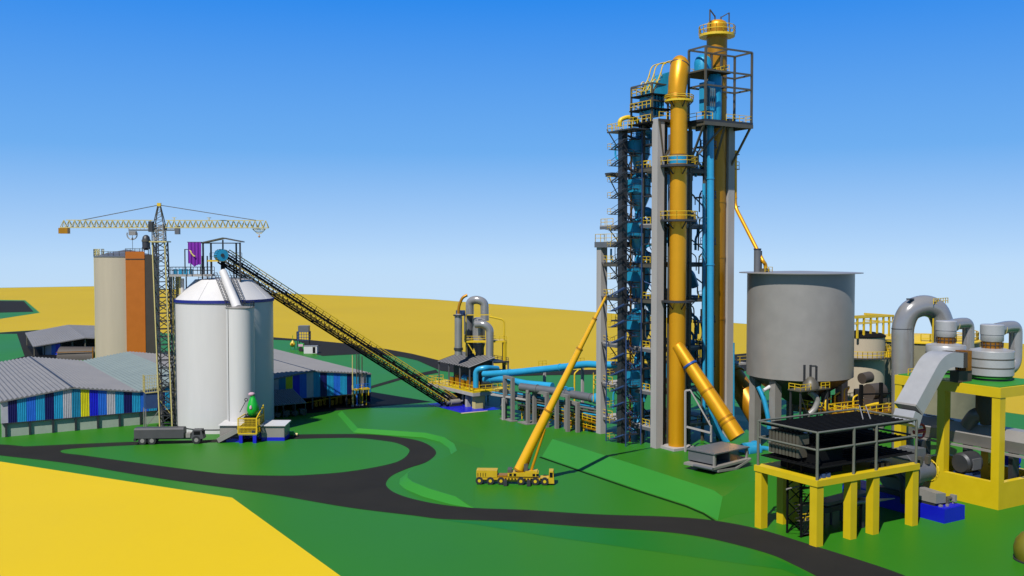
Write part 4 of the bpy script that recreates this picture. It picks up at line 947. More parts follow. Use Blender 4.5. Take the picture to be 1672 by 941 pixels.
# grey cyclone cluster above it
CY = 290.0
CC = Thing('cyclone_cluster', 'cluster of grey cylinders with looping pipes on a yellow railed frame above the plant house', 'cyclones', at(778, 640, CY).xy.to_3d(), R(33))
def vc(px, w_, pt, pb, Y, name, mat, n=24):
    p = CC.at(px, 560, Y); r_ = w_/3200*Y
    MB().lathe([(r_, zz(pb, Y)), (r_, zz(pt, Y)), (r_*.6, zz(pt, Y)+.4), (0, zz(pt, Y)+.5)], c=(p.x, p.y, 0), n=n).build(name, mat, CC); return p, r_
p, r_ = vc(748.5, 12.5, 515, 580, CY-6, 'stack', 'pipe')
MB().tube([(p.x, p.y, zz(572, CY-6)), (p.x, p.y, zz(568, CY-6))], r_*1.2, 20).build('collar', 'dark', CC)
MB().tube([(p.x, p.y, zz(516, CY-6)), (p.x, p.y, zz(514, CY-6))], r_*1.35, 20).build('collar', 'dark', CC)
MB().tube(fillet([CC.at(748.5, 515, CY-6), CC.at(749, 500, CY-6), CC.at(755, 486, CY-6), CC.at(763, 482, CY-6)], 2.2), .42, 10).build('gold_bow', 'goldd', CC)
vc(765.5, 16, 514, 558, CY+3, 'rear_cylinder', 'greyd')
p, r_ = vc(782, 21, 521, 561, CY, 'main_cylinder', 'pipe')
MB().lathe([(.3, zz(588, CY)), (r_, zz(562, CY))], c=(p.x, p.y, 0), n=24).build('cone', 'greyd', CC)
p3_, r3 = vc(768, 15, 556, 562, CY+3, 'rear_collar', 'dark'); MB().lathe([(.3, zz(582, CY+3)), (r3, zz(562, CY+3))], c=(p3_.x, p3_.y, 0), n=24).build('cone', 'greyd', CC)
MB().tube(fillet([CC.at(767, 514, CY+1), CC.at(767, 492, CY+1), CC.at(779, 489, CY), CC.at(791, 494, CY), CC.at(791.5, 524, CY)], 2.4, 8), 13.5/3200*CY, 22).build('upper_loop', 'pipe', CC)
MB().tube(fillet([CC.at(777, 530, CY-3), CC.at(790, 529, CY-4), CC.at(800, 537, CY-4), CC.at(799.5, 588, CY-4)], 2.6, 8), 12.5/3200*CY, 22).build('lower_loop', 'pipe', CC)
zp = zz(556, CY-2); a_ = CC.at(759, 556, CY-2); c_ = CC.at(826, 556, CY-1)
d_ = (c_-a_).xy.to_3d().normalized(); n_ = Vector((-d_.y, d_.x, 0)); ln = (c_-a_).xy.length; za = zp
b = MB(); P_ = lambda s, q, z: Vector((a_.x, a_.y, z))+d_*s+n_*q
b.hexa([P_(0,-2,za-.5), P_(ln,-2,za-.5), P_(ln,4,za-.5), P_(0,4,za-.5), P_(0,-2,za), P_(ln,-2,za), P_(ln,4,za), P_(0,4,za)]); fo = b.build('platform', 'yrail', CC)
MB().rail([P_(0,4,za), P_(0,-1.9,za), P_(ln,-1.9,za)], 1.4, 2.2, .12).build('railing', 'yrail', fo)
b = MB(); zt1 = zz(516, CY); zbm = zz(594, CY)
b.beam(P_(ln-.4,-1.6,zbm), P_(ln-.4,-1.6,za), .8); b.tube(fillet([P_(ln-.6,-1.6,za), P_(ln-.6,-1.6,zt1-1), P_(ln-5,-1.6,zt1)], 1.2), .25, 8)
b.beam(P_(.3,-1.6,za), P_(3,-1.6,zz(578, CY)), .25); b.beam(P_(.3,-1.6,zz(514,CY)), P_(.3,-1.6,zz(580,CY)), .22)
b.beam(P_(.3,-1.4,zt1+.5), P_(8,-1.4,zt1+.5), .25); b.build('yellow_frame', 'yrail', CC)
b = MB()
for s in (1, 5.5, ln-.5): b.beam(P_(s,3.4,0), P_(s,3.4,za-.5), .5)
b.beam(P_(ln-.5,-1.6,0), P_(ln-.5,-1.6,zbm), .5); b.build('steel_leg', 'bronze', CC)
b = MB()
for px in (747, 752, 757): p = CC.at(px, 513, CY-3); b.cbox((p.x, p.y, p.z-.5), .7, .7, 1.6)
b.build('fittings', 'navyst', CC)

# ------------------------------------------------------------------ blue pipes, grey tube and concrete portals between filter house and tower
pipe_thing('blue_pipe', 'bright blue pipe running from the plant house to the tower, upper of the two', fillet([at(790, 611, 272), at(796, 611, 271), at(843, 608, 263), at(922, 599.5, 252), at(957, 594.5, 246), at(979, 596, 242), at(1030, 596, 238)], 3), [.95]*len(fillet([Vector()]*1+[at(790, 611, 272), at(796, 611, 271), at(843, 608, 263), at(922, 599.5, 252), at(957, 594.5, 246), at(979, 596, 242)], 3)) if False else .88, 'blue', 20, 0, (8.5, 16.5))
pipe_thing('blue_pipe', 'blue pipe arching out of the yellow deck at the plant house front', fillet([at(777, 633, 274), at(777, 604, 274), at(792, 601, 273), at(812, 602, 278)], 1.6), .8, 'blue', 18, 4)
pipe_thing('blue_pipe', 'lower blue pipe that kinks under the upper one behind the portals', fillet([at(792, 620, 274), at(822, 619, 266), at(858, 627, 258), at(902, 631, 252)], 2), .95, 'blue', 18, 0, (.5,))
t = pipe_thing('grey_tube', 'long grey transport tube on concrete portals, ending in a blue cap by the tower', [at(850, 632, 256), at(905, 639, 250), at(972, 651, 241), at(978, 652, 240)], 1.05, 'greyd', 22, 0, (.5, 1.3, 1.9))
p, q = t.l(at(972, 651, 241)), t.l(at(992, 655, 238)); MB().tube([p, p.lerp(q, .4), q], [1.35, 1.35, .9], 22).build('end_cap', 'teal', t)
b = MB()
for f in (.25, .4): p = t.l(at(905, 639, 250)).lerp(t.l(at(972, 651, 241)), f); b.cbox((p.x, p.y, p.z+1), 1.6, 1.2, .6)
b.build('blue_saddle', 'blue', t)
def portal(label, px, base, top, Y, span, deep=True, h2=None):
    p = G(px, base); t = Thing('portal_frame', label, 'portal', p, YAW, 'concrete portal frames carrying the pipes')
    h = zz(top, p.y); w_ = .85
    MB().cbox((0, 0, 0), w_, w_, h-.7).build('post', 'pconc', t)
    MB().cbox((span[0], span[1], 0), w_, w_, h-.7).build('post', 'pconc', t)
    d = Vector((span[0], span[1], 0)).normalized()*.45
    MB().beam(Vector((0,0,h-.35))-d, Vector((span[0], span[1], h-.35))+d, .8, .7).build('beam', 'pconc', t)
    if deep: MB().box(min(0, span[0])-1, max(0, span[0])+1, min(0, span[1])-1, max(0, span[1])+1, 0, .25).build('footing', 'pconc', t)
    return t
portal('concrete portal frame nearest the plant house, with a footing slab', 837, 688, 616, 0, (0, 4.0))
portal('concrete portal with the widest beam, just left of the crane boom', 862, 693, 637, 0, (5.0, 2.6))
portal('concrete portal frame crossed by the crane boom', 893, 698, 641, 0, (0, 6.0), False)
portal('concrete portal frame just right of the crane boom', 927, 705, 645, 0, (0, 5.0), False)
portal('concrete portal frame standing third from the left tower column', 943, 706, 657, 0, (0, 5.0), False)
portal('concrete portal frame nearest the left tower column', 964, 704, 661, 0, (0, 6.0), False)
for lab, px, Y, pt in (('slim pipe stanchion under the upper blue pipe right of the plant house', 889, 260, 603), ('slim pipe stanchion under the upper blue pipe left of the tower', 951, 250, 599)):
    p = at(px, 650, Y); t = Thing('pipe_stanchion', lab, 'stanchion', (p.x, p.y, 0), YAW, 'stanchions under the upper blue pipe'); h = zz(pt, Y)
    MB().cbox((0,0,0), .6, .6, h-.3).build('post', 'conc', t); MB().beam((-1.1,0,h-.2), (1.1,0,h-.2), .4).build('saddle', 'yrail', t)
    MB().rail([(-1.2,1,h+.6), (1.2,1,h+.6)], 1.5, 1.2, .12).build('railing', 'yrail', t)
t = Thing('pipe_deck', 'thin concrete deck with small pipes joining the plant house to the first portal', 'deck', G(822, 686), YAW)
h = zz(648, t.loc.y)
p, q = t.at(806, 648, t.loc.y+6), t.at(866, 647, t.loc.y-4); MB().beam((p.x,p.y,h-.2), (q.x,q.y,h-.2), 2.2, .4).build('slab', 'conc', t)
MB().cbox((0,0,0), .7, .7, h-.4).build('post', 'conc', t)
b = MB()
for k in range(4): b.tube([(p.x, p.y-.9+k*.55, h+.3), (q.x, q.y-.9+k*.55, h+.3)], .14, 8)
b.build('pipe_run', 'teal', t); MB().rail([(p.x, p.y-1.1, h), (q.x, q.y-1.1, h)], 1.3, 1.6, .11).build('railing', 'bronze', t)
t = Thing('pipe_bundle', 'bundle of small grey and blue pipes lying along the concrete portals', 'pipes', at(920, 690, 250).xy.to_3d(), YAW)
for k, (dy, mat, r_) in enumerate(((0, 'teal', .3), (4, 'greyd', .35), (9, 'bronze', .25), (13, 'teal', .2), (18, 'dark', .3))):
    p, q = t.at(846, 643+dy, 259), t.at(985, 667+dy, 240); MB().tube([p, q], r_, 10).build('pipe_run', mat, t)
b = MB()
for f in (.1, .3, .5, .7, .9):
    a_ = t.at(846, 643, 259).lerp(t.at(985, 667, 240), f); b.beam((a_.x, a_.y+.5, 0), (a_.x, a_.y+.5, a_.z), .3)
    b.cbox((a_.x+.8, a_.y+.4, a_.z-3), 1.2, 1.0, 1.1)
b.build('stand', 'dark', t)
# yellow walkway conveyor under the portals
for lab, A, Bp in (('upper yellow railed conveyor walkway beneath the concrete portals', (843, 652, 263), (986, 693, 239)), ('lower yellow conveyor walkway close to the ground behind the portals', (850, 668, 262), (985, 704, 240))):
    p, q = at(*A), at(*Bp); t = Thing('conveyor_walkway', lab, 'conveyor', ((p.x+q.x)/2, (p.y+q.y)/2, 0), YAW)
    p, q = t.l(p), t.l(q); fo = MB().beam(p, q, 1.8, .4).build('deck', 'goldd', t)
    MB().beam(p+Vector((0,0,.5)), q+Vector((0,0,.5)), .9, .5).build('belt', 'black', t)
    sd_ = (q-p).cross(Vector((0,0,1))).normalized()*.9
    MB().rail([p+sd_, q+sd_], 1.5, 1.6, .13).rail([p-sd_, q-sd_], 1.5, 1.6, .13).build('railing', 'yrail', t)
    b = MB()
    for k in range(7): 
        m_ = p.lerp(q, (k+.5)/7); b.beam((m_.x, m_.y, 0), m_, .25); m2 = p.lerp(q, min(1, (k+1)/7)); b.beam((m_.x, m_.y, .2), m2-Vector((0,0,.3)), .16)
    b.build('trestle', 'yrail', t)
t = Thing('bent_pole', 'yellow pole with a bent tip standing behind the portals', 'pole', at(938, 660, 262).xy.to_3d(), YAW)
h = zz(610, 262); MB().tube(fillet([(0,0,0), (0,0,h), (1.2,0,h+.8)], .5), .22, 8).build('pole', 'yrail', t); MB().cbox((0,0,0), .8, .8, .3).build('foot', 'conc', t)
t = Thing('ladder_cage', 'curved yellow ladder cage left of the tower at pipe height', 'ladder', at(976, 628, 236)-Vector((0,0,4)), YAW)
b = MB()
for k in range(3): b.tube(fillet([(0,0,4.2+k*1.1), (-1.5,-.4,4.0+k*1.1), (-1.5,-.6,3.2+k*1.1)], .4), .12, 6)
for x in (-1.5, 0): b.beam((x, -.3, 0), (x, -.3, 7), .14)
b.build('cage', 'yrail', t)

# ------------------------------------------------------------------ mobile crane
CYY = G(842, 789.5).y; mc = G(842, 789.5)
MC = Thing('mobile_crane', 'yellow mobile crane with its long telescopic boom raised towards the tower', 'crane', (mc.x, mc.y, 0.05), R(-3))
m = CYY/1600.0
X = lambda px: (px-842)*m; Z = lambda py: (789.5-py)*m
MB().box(X(778), X(904), -1.15, 1.15, Z(782), Z(778.5)).box(X(790), X(900), -.7, .7, Z(786), Z(782)).build('chassis', 'chassis', MC)
MB().box(X(778), X(812), -1.2, 1.2, Z(778.4), Z(767)).build('engine_cover', 'chassis', MC)
b = MB(); 
for k in range(4): b.box(X(780)+k*.5, X(780)+k*.5+.12, -1.22, -1.2, Z(777), Z(771))
b.build('grille', 'black', MC)
MB().hexa([(X(896),-1.3,Z(787)), (X(905.5),-1.3,Z(787)), (X(905.5),1.3,Z(787)), (X(896),1.3,Z(787)), (X(897),-1.25,Z(767)), (X(904),-1.25,Z(767)), (X(904),1.25,Z(767)), (X(897),1.25,Z(767))]).build('cab', 'chassis', MC)
b = MB(); b.box(X(898), X(903), -1.30, -1.26, Z(777), Z(769)); b.box(X(904.6), X(905.1), -1.1, 1.1, Z(777), Z(769)); b.build('cab_window', 'black', MC)
MB().box(X(829), X(880), -1.15, 1.15, Z(776.5), Z(770)).box(X(858), X(878), -1.1, 1.1, Z(770), Z(767.5)).build('turntable_body', 'chassis', MC)
MB().tube([(X(852),0,Z(778.6)), (X(852),0,Z(776.4))], 1.1, 20).build('slew_ring', 'dark', MC)
MB().box(X(829), X(836), -1.2, 1.2, Z(769.9), Z(765)).box(X(856), X(862), -.9, .9, Z(767.4), Z(756)).build('winch', 'bronze', MC)
MB().box(X(812.5), X(828), -1.1, 1.1, Z(778.4), Z(775)).build('tool_deck', 'goldd', MC)
for px in (783, 801, 818.5, 851, 874.5, 890):
    for sy in (-1, 1):
        wh = MB().tube([(X(px), sy*.9, .7), (X(px), sy*1.45, .7)], .72, 22).build('wheel', 'rubber', MC)
        MB().tube([(X(px), sy*1.2, .7), (X(px), sy*1.48, .7)], .3, 14).build('rim', 'yel', wh)
b = MB()
for px in (826, 864):
    for sy in (-1, 1): b.box(X(px)-.3, X(px)+.3, sy*1.3, sy*2.2, Z(784), Z(781)); b.box(X(px)-.35, X(px)+.35, sy*2.0, sy*2.5, 0, Z(783))
b.build('outrigger', 'dark', MC)
bp0, bp1 = MC.l(at(847, 768, CYY)), MC.l(at(989.5, 484, CYY)); 
Bf = lambda f: bp0.lerp(bp1, f)
for (f0, f1, ra, rb) in ((0, .345, .98, .90), (.33, .70, .74, .62), (.69, .872, .48, .44), (.865, 1.0, .32, .24)):
    MB().tube([Bf(f0), Bf(f1)], [ra, rb], 24).build('boom_section', 'boomg', MC)
    d = (bp1-bp0).normalized(); MB().tube([Bf(f1)-d*.2, Bf(f1)+d*.12], rb*1.13, 24).build('boom_collar', 'goldd', MC)
MB().tube([Bf(0)-(bp1-bp0).normalized()*.12, Bf(.006)], 1.06, 24).build('boom_foot', 'goldd', MC)
MB().tube([MC.at(867, 770, CYY), MC.at(890, 700, CYY-.2)], .26, 12).build('luffing_ram', 'gold', MC); MB().tube([MC.at(858, 770, CYY), MC.at(881, 705, CYY+.3)], .18, 10).build('ram_rod', 'goldd', MC)

b = MB()
for k in range(16): b.box(X(814)+k*.62, X(814)+k*.62+.35, -1.19, -1.15, Z(781.4), Z(779.2))
for px in (832, 839, 870, 876): b.box(X(px), X(px)+.5, -1.19, -1.15, Z(775.5), Z(771.5))
b.build('panel_gaps', 'black', MC)
# ------------------------------------------------------------------ conveyor gallery from filter house up to the white silo
ca, cb = at(366, 417, 250), at(737, 655, 285)
CV = Thing('conveyor_gallery', 'long black and yellow inclined conveyor bridge from the ground up to the white silo head', 'conveyor', (cb.x, cb.y, 0), YAW)
p, q = CV.l(ca), CV.l(cb); d = (q-p).normalized(); sd_ = d.cross(Vector((0,0,1))).normalized(); upn = sd_.cross(d).normalized()
if upn.z < 0: upn = -upn
b = MB(); y_ = MB(); bays = 34; hw, hh = 1.8, 2.1
for s in (-1, 1):
    b.beam(p+sd_*s*hw-upn*hh, q+sd_*s*hw-upn*hh, .3, .42, up=upn); b.beam(p+sd_*s*hw+upn*hh*.2, q+sd_*s*hw+upn*hh*.2, .26, .34, up=upn)
    y_.beam(p+sd_*s*hw+upn*(hh*.2+1.2), q+sd_*s*hw+upn*(hh*.2+1.2), .2); y_.beam(p+sd_*s*(hw+.15)-upn*.8, q+sd_*s*(hw+.15)-upn*.8, .2)
    for k in range(bays):
        u0, u1 = p.lerp(q, k/bays), p.lerp(q, (k+1)/bays)
        b.beam(u0+sd_*s*hw-upn*hh, u0+sd_*s*hw+upn*hh*.2, .16)
        a1, a2 = (-hh, hh*.2) if k % 2 else (hh*.2, -hh); b.beam(u0+sd_*s*hw+upn*a1, u1+sd_*s*hw+upn*a2, .18)
        b.beam(u0+sd_*s*hw+upn*hh*.2, u0+sd_*s*hw+upn*(hh*.2+1.2), .13)
b.build('truss', 'black', CV); y_.build('handrail', 'yrail', CV)
MB().beam(p-upn*.1, q-upn*.1, 1.3, .2, up=upn).build('belt', 'black', CV)
MB().beam(p-upn*1.5+sd_*.9, q-upn*1.5+sd_*.9, 1.3, .12, up=upn).build('walkway', 'goldd', CV)
b = MB()
for k in range(bays*2): u0 = p.lerp(q, k/bays/2); b.beam(u0-sd_*.9-upn*.3, u0+sd_*.9-upn*.3, .16)
b.build('rollers', 'bronze', CV)
# ------------------------------------------------------------------ white silo group
WY = 252.0; wc = at(367.5, 600, WY); WR = 77.5/1600*WY
WS = Thing('silo', 'big white silo with blue band and low cone roof', 'silo', (wc.x, WY, 0), YAW)
zb = zz(488, WY); zc = zz(456, WY)
MB().tube([(0,0,0), (0,0,.9), (0,0,zb-.6)], [WR*1.0, WR*1.0, WR], 72).build('shell', 'white', WS)
MB().tube([(0,0,.9), (0,0,1.15)], WR*1.004, 72).build('base_seam', 'dark', WS)
MB().tube([(0,0,zb-.62), (0,0,zb+.12)], WR*1.022, 72).build('blue_band', 'navy', WS)
MB().lathe([(WR*1.0, zb+.1), (WR*.62, zc-.5), (WR*.585, zc), (0, zc+.5)], n=72).build('cone_roof', 'white', WS)
b = MB()
for k in range(8): a = 2*math.pi*k/8; b.beam((WR*.62*math.cos(a), WR*.62*math.sin(a), zc-.45), (WR*math.cos(a), WR*math.sin(a), zb+.17), .07, .07)
b.build('roof_seam', 'white', WS)
b = MB(); b.rail([(WR*.585*math.cos(R(k*15)), WR*.585*math.sin(R(k*15)), zc) for k in range(13, 24)], 1.1, 2, .1); b.build('roof_railing', 'greyd', WS)
# slim white silo
NY = 237.0; nc = at(393, 600, NY); NR = 22.5/1600*NY
NS = Thing('silo', 'slim white silo standing against the front of the big white one', 'silo', (nc.x, NY, 0), YAW)
ztn = zz(503, NY)
MB().tube([(0,0,0), (0,0,ztn)], NR, 48).build('shell', 'white', NS)
MB().lathe([(NR*1.04, 0), (NR*1.04, .2), (0, .5)], c=(0,0,ztn), n=48).build('lid', 'grey', NS)
b = MB(); b.rail([(NR*math.cos(R(a)), NR*math.sin(R(a)), ztn+.2) for a in range(-60, 61, 20)], 1.3, 1.5, .09); b.build('railing', 'dark', NS)
MB().tube([(NR*.995*math.cos(R(198)), NR*.995*math.sin(R(198)), 2), (NR*.995*math.cos(R(198)), NR*.995*math.sin(R(198)), ztn)], .1, 6).build('downpipe', 'dark', NS)
# chute from the head down to the slim silo
t = Thing('chute', 'white tubular chute with ladders sliding from the silo head to the slim silo', 'chute', at(385, 503, 237), YAW)
p, q = t.at(364, 444, 245), t.at(388, 504, 237.5); MB().tube([p, q], [.95, 1.15], 22).build('tube', 'white', t)
d = (q-p).normalized(); sd_ = d.cross(Vector((0,1,0))).normalized()
for s in (-1.9, 1.9):
    b = MB()
    for k in (-.4, .4): b.beam(p+sd_*(s+k), q+sd_*(s+k), .12)
    for k in range(24): m_ = p.lerp(q, k/24); b.beam(m_+sd_*(s-.4), m_+sd_*(s+.4), .09)
    b.build('ladder', 'dark', t)
# head house and platform on top
hp = at(312, 448, 247); HZ = zz(448, 247)
HH = Thing('head_platform', 'steel platform on tall slim legs at the silo top with a gabled open shelter', 'platform', (hp.x, hp.y, 0), R(8))
def hl(px, py, dy=0.0): return HH.at(px, py, 247+dy)
a_, c_ = hl(279, 448), hl(347, 448)
MB().box(a_.x, c_.x, -2.0, 2.4, HZ-.55, HZ).build('deck', 'conc', HH)
MB().rail([(a_.x, 2.2, HZ), (a_.x, -1.9, HZ), (c_.x, -1.9, HZ)], 1.8, 1.8, .12, levels=(1, .6)).rail([(a_.x, 2.2, HZ), (c_.x, 2.2, HZ)], 1.8, 1.8, .12).build('railing', 'dark', HH)
b = MB()
for k in range(4): b.cbox((a_.x+1.2+k*1.25, .4, HZ), .8, 1.6, 1.3)
b.build('drive_box', 'teal', HH)
lg = HH.o
for px, mat, w_ in ((282, 'greyd', .45), (288, 'wheat', .4), (296, 'wheat', .5)):
    p = hl(px, 600); MB().beam((p.x, .2 if px != 288 else 2, 0), (p.x, .2 if px != 288 else 2, HZ-.55), w_).build('leg', mat, HH)
b = MB()
xs = [hl(px, 600).x for px in (282, 296)]
for k in range(9):
    z0 = 1+k*(HZ-2)/9; z1 = z0+(HZ-2)/9; b.beam((xs[0], .2, z0), (xs[1], .2, z0), .16); b.beam((xs[k % 2], .2, z0), (xs[1-k % 2], .2, z1), .13)
b.build('leg_bracing', 'greyd', HH)
t = Thing('downpipe', 'fat pale pipe with brackets climbing the left flank of the white silo', 'pipe', at(300.5, 700, 247).xy.to_3d(), YAW)
MB().tube([(0,0,.2), (0,0,zz(455, 247))], .5, 16).build('pipe', 'white', t); MB().tube([(1.0,0,.2), (1.0,0,zz(450, 247))], .17, 8).build('side_pipe', 'greyd', t)
b = MB()
for k in range(8): b.cbox((.5, 0, 3+k*4.3), 1.8, .5, .35)
b.build('bracket', 'dark', t)
t = Thing('ladder_mast', 'narrow lattice ladder mast with gold verticals between crane mast and white silo', 'ladder', at(290, 700, 249).xy.to_3d(), YAW)
MB().lattice((0,0,0), (0,0,zz(450, 249)), 1.1, 22, .17, .1).build('lattice', 'wheat', t); MB().beam((0,0,4), (0,0,30), .4).build('cable_tray', 'grey', t)
# shelter
pe = [hl(329.5, 396), hl(364.4, 388), hl(395, 394)]
b = MB()
for (A, Bq) in ((pe[0], pe[1]), (pe[1], pe[2])):
    b.hexa([(A.x,-2.4,A.z-.3), (Bq.x,-2.4,Bq.z-.3), (Bq.x,3.4,Bq.z-.3), (A.x,3.4,A.z-.3), (A.x,-2.4,A.z), (Bq.x,-2.4,Bq.z), (Bq.x,3.4,Bq.z), (A.x,3.4,A.z)])
b.build('gable_roof', 'bronze', HH)
b = MB()
for px, y in ((333, -1.8), (341, 2.6), (382, 2.6), (392, -1.8)):
    p = hl(px, 400); b.beam((p.x, y, HZ if px < 360 else zz(460, 250)), (p.x, y, hl(px, 395).z-.2), .4)
p, q = hl(333, 396), hl(392, 396); b.beam((p.x, -1.8, p.z-.2), (q.x, -1.8, q.z-.2), .25)
for px in (330, 338, 345): p = hl(px, 440); b.beam((p.x, 0, zz(458, 250)), (p.x, 0, zz(418 if px != 345 else 428, 250)), .3)
p = hl(362, 410); b.beam((p.x, 1, zz(409, 249)), (p.x, 1, zz(392, 249)), .35)
b.build('shelter_post', 'dark', HH)
p, q = hl(340, 425.5), hl(367, 425.5); fo = MB().box(p.x, q.x, -1.8, 2, p.z-.3, p.z+.1).build('upper_deck', 'yrail', HH)
MB().rail([(p.x, 1.8, p.z), (hl(392, 425).x, 1.8, p.z)], 1.9, 2, .1).build('railing', 'greyd', fo)
p = hl(363, 430); b = MB(); b.beam((p.x, -.3, zz(460, 247)), (p.x, -.3, zz(426, 247)), .9); b.beam((p.x+2.6, .5, zz(458, 248)), (p.x+2.6, .5, zz(428, 248)), .3); b.build('support_column', 'black', HH)
t = Thing('head_drum', 'teal round conveyor head drum under the open shelter', 'drum', at(361, 417, 247)-Vector((0,0,1.4)), YAW)
MB().tube([(0,-1.3,1.4), (0,1.3,1.4)], 1.5, 28).build('drum', 'teal', t); MB().tube([(0,-1.5,1.4), (0,1.5,1.4)], .45, 14).build('hub', 'dark', t)
b = MB()
for k in range(16): a = 2*math.pi*k/16; b.beam((1.5*math.cos(a), -1.35, 1.4+1.5*math.sin(a)), (1.5*math.cos(a), 1.35, 1.4+1.5*math.sin(a)), .14)
b.build('lagging', 'dark', t)
# purple banner
t = Thing('banner', 'purple hanging banner with a pale squiggle and ragged pointed hem', 'banner', at(318, 448, 244.5), R(8))
m_ = 244.5/1600; w2 = 10.3*m_; h0, h1 = (448-396)*m_, (448-430)*m_
b = MB(); n = 14; hem = [.0, -.15, .05, -.1, -.35, -.5, -.75, -.85, -.7, -.5, -.55, -.3, -.45, -.2, -.3]
f_ = lambda i: .10*math.sin(i*1.7)
for i in range(n):
    xa, xb = -w2+2*w2*i/n, -w2+2*w2*(i+1)/n
    b.hexa([(xa, f_(i)*1.6, h1+hem[i]), (xb, f_(i+1)*1.6, h1+hem[i+1]), (xb, f_(i+1)*1.6+.08, h1+hem[i+1]), (xa, f_(i)*1.6+.08, h1+hem[i]), (xa, f_(i), h0), (xb, f_(i+1), h0), (xb, f_(i+1)+.08, h0), (xa, f_(i)+.08, h0)])
b.build('cloth', 'purple', t)
sq = [(310.3, 408.8), (312.2, 410.2), (313.2, 412.2), (313.6, 414), (315.2, 415.6), (316.4, 417.6), (318.4, 418.8), (319.4, 418.2), (317.6, 417.4)]
MB().tube([((px-318)*m_, -.32, (448-py)*m_) for px, py in sq], [.08, .16, .2, .16, .16, .2, .16, .1, .05], 8).build('squiggle', 'cream', t)
b = MB()
for px in (311.5, 327.5): b.beam(((px-318)*m_, .35, 0), ((px-318)*m_, .35, h0+.1), .2)
b.beam((-w2-.2, .3, h0+.05), (w2+.2, .3, h0+.05), .18); b.beam((-(318-302.5)*m_, .3, .2), (-(318-302.5)*m_, .3, (448-407)*m_), .26); b.beam((-(318-302.5)*m_, .3, (448-407.5)*m_), (-w2, .3, (448-407.5)*m_), .2)
b.build('hanging_frame', 'dark', t)

# ------------------------------------------------------------------ beige silo with orange lift shaft
BY = 402.0; bc = at(208, 500, BY); BR = 49/1600*BY
BS = Thing('silo', 'beige round silo with an orange lift shaft on its front', 'silo', (bc.x, BY, 0), YAW)
zt = zz(420, BY)
MB().tube([(0,0,0), (0,0,zt)], BR, 64).build('shell', 'beige', BS); MB().lathe([(BR*1.01, 0), (BR*1.01, .4), (0, 3.2)], c=(0,0,zt), n=64).build('roof', 'greyd', BS)
p0, p1 = BS.l(at(206, 500, BY-BR-.2)), BS.l(at(237, 500, BY-BR*.8))
sh = MB(); wv = (p1-p0).xy.to_3d(); nv = Vector((-wv.y, wv.x, 0)).normalized()*4
P_ = lambda q, z: Vector((q.x, q.y, z))
zo = zz(411, BY-BR)
sh.hexa([P_(p0,0), P_(p1,0), P_(p1+nv,0), P_(p0+nv,0), P_(p0,zo), P_(p1,zo), P_(p1+nv,zo), P_(p0+nv,zo)]); sh.build('lift_shaft', 'orange', BS)
MB().beam(P_(p0, zo-3)-nv*.01, P_(p1, zo-3)-nv*.01, .12, .35).build('shaft_seam', 'brown', BS)
d_ = MB(); q0, q1 = p1+wv*.02, p1+wv*.5
d_.hexa([P_(q0,0), P_(q1,0), P_(q1+nv,0), P_(q0+nv,0), P_(q0,zt+1), P_(q1,zt+1), P_(q1+nv,zt+1), P_(q0+nv,zt+1)]); d_.build('shade_side', 'brown', BS)  # brown block added to imitate the silo's own shaded side
b = MB(); b.rail([(BR*.9*math.cos(R(a)), BR*.9*math.sin(R(a)), zt+.3) for a in range(-150, -60, 12)], 2.0, 3, .18); b.rail([P_(p0,zo), P_(p1,zo), P_(p1+nv,zo)], 1.2, 2, .18); b.build('railing', 'bronze', BS)
t = Thing('ladder_mast', 'caged ladder with railed top landing on the left edge of the beige silo', 'ladder', at(160, 580, BY-3).xy.to_3d(), 0)
b = MB(); b.lattice((0,0,0), (0,0,zz(407, BY-3)), 1.4, 30, .22, .13); b.build('lattice', 'wheat', t)
z = zz(419, BY-3); MB().box(-.8, 2.6, -1, 1.5, z-.2, z).build('landing', 'dark', t); MB().rail([(-.7,1.4,z), (-.7,-.9,z), (2.5,-.9,z), (2.5,1.4,z)], 3.0, .9, .16, levels=(1, .66, .33)).build('cage', 'wheat', t)
t = Thing('dust_filter', 'dark round dust filter on thin legs on top of the beige silo', 'filter', at(239, 420, BY-6), 0)
MB().lathe([(.8,0),(1.5,.8),(1.6,4),(1.3,5.4),(.7,6),(0,6.2)], c=(0,0,2.8), n=20).build('body', 'dark', t)
b = MB()
for x in (-1.2, 1.2):
    for y in (-1, 1): b.beam((x,y,-1), (x,y,4), .25)
b.build('leg', 'dark', t); MB().tube([(0,0,6.2), (0,0,7)], 1.75, 20).build('band', 'bronze', t)
t = Thing('roof_fan', 'small dark fan stub lying on the beige silo roof edge', 'fan', at(177, 418, BY-4), 0)
MB().tube([(-1,0,.6), (1,0,1)], .55, 12).build('casing', 'dark', t); MB().box(-1, 1, -.5, .5, 0, .4).build('base', 'dark', t)

# ------------------------------------------------------------------ tower crane
TY = 245.0; tb_ = at(274, 700, TY); tb_.z = 0
TC = Thing('tower_crane', 'pale lattice tower crane with long level jib and tie bars', 'crane', tb_, R(4))
top = TC.at(260.5, 372, TY); tz_ = top.z; MW = 2.9
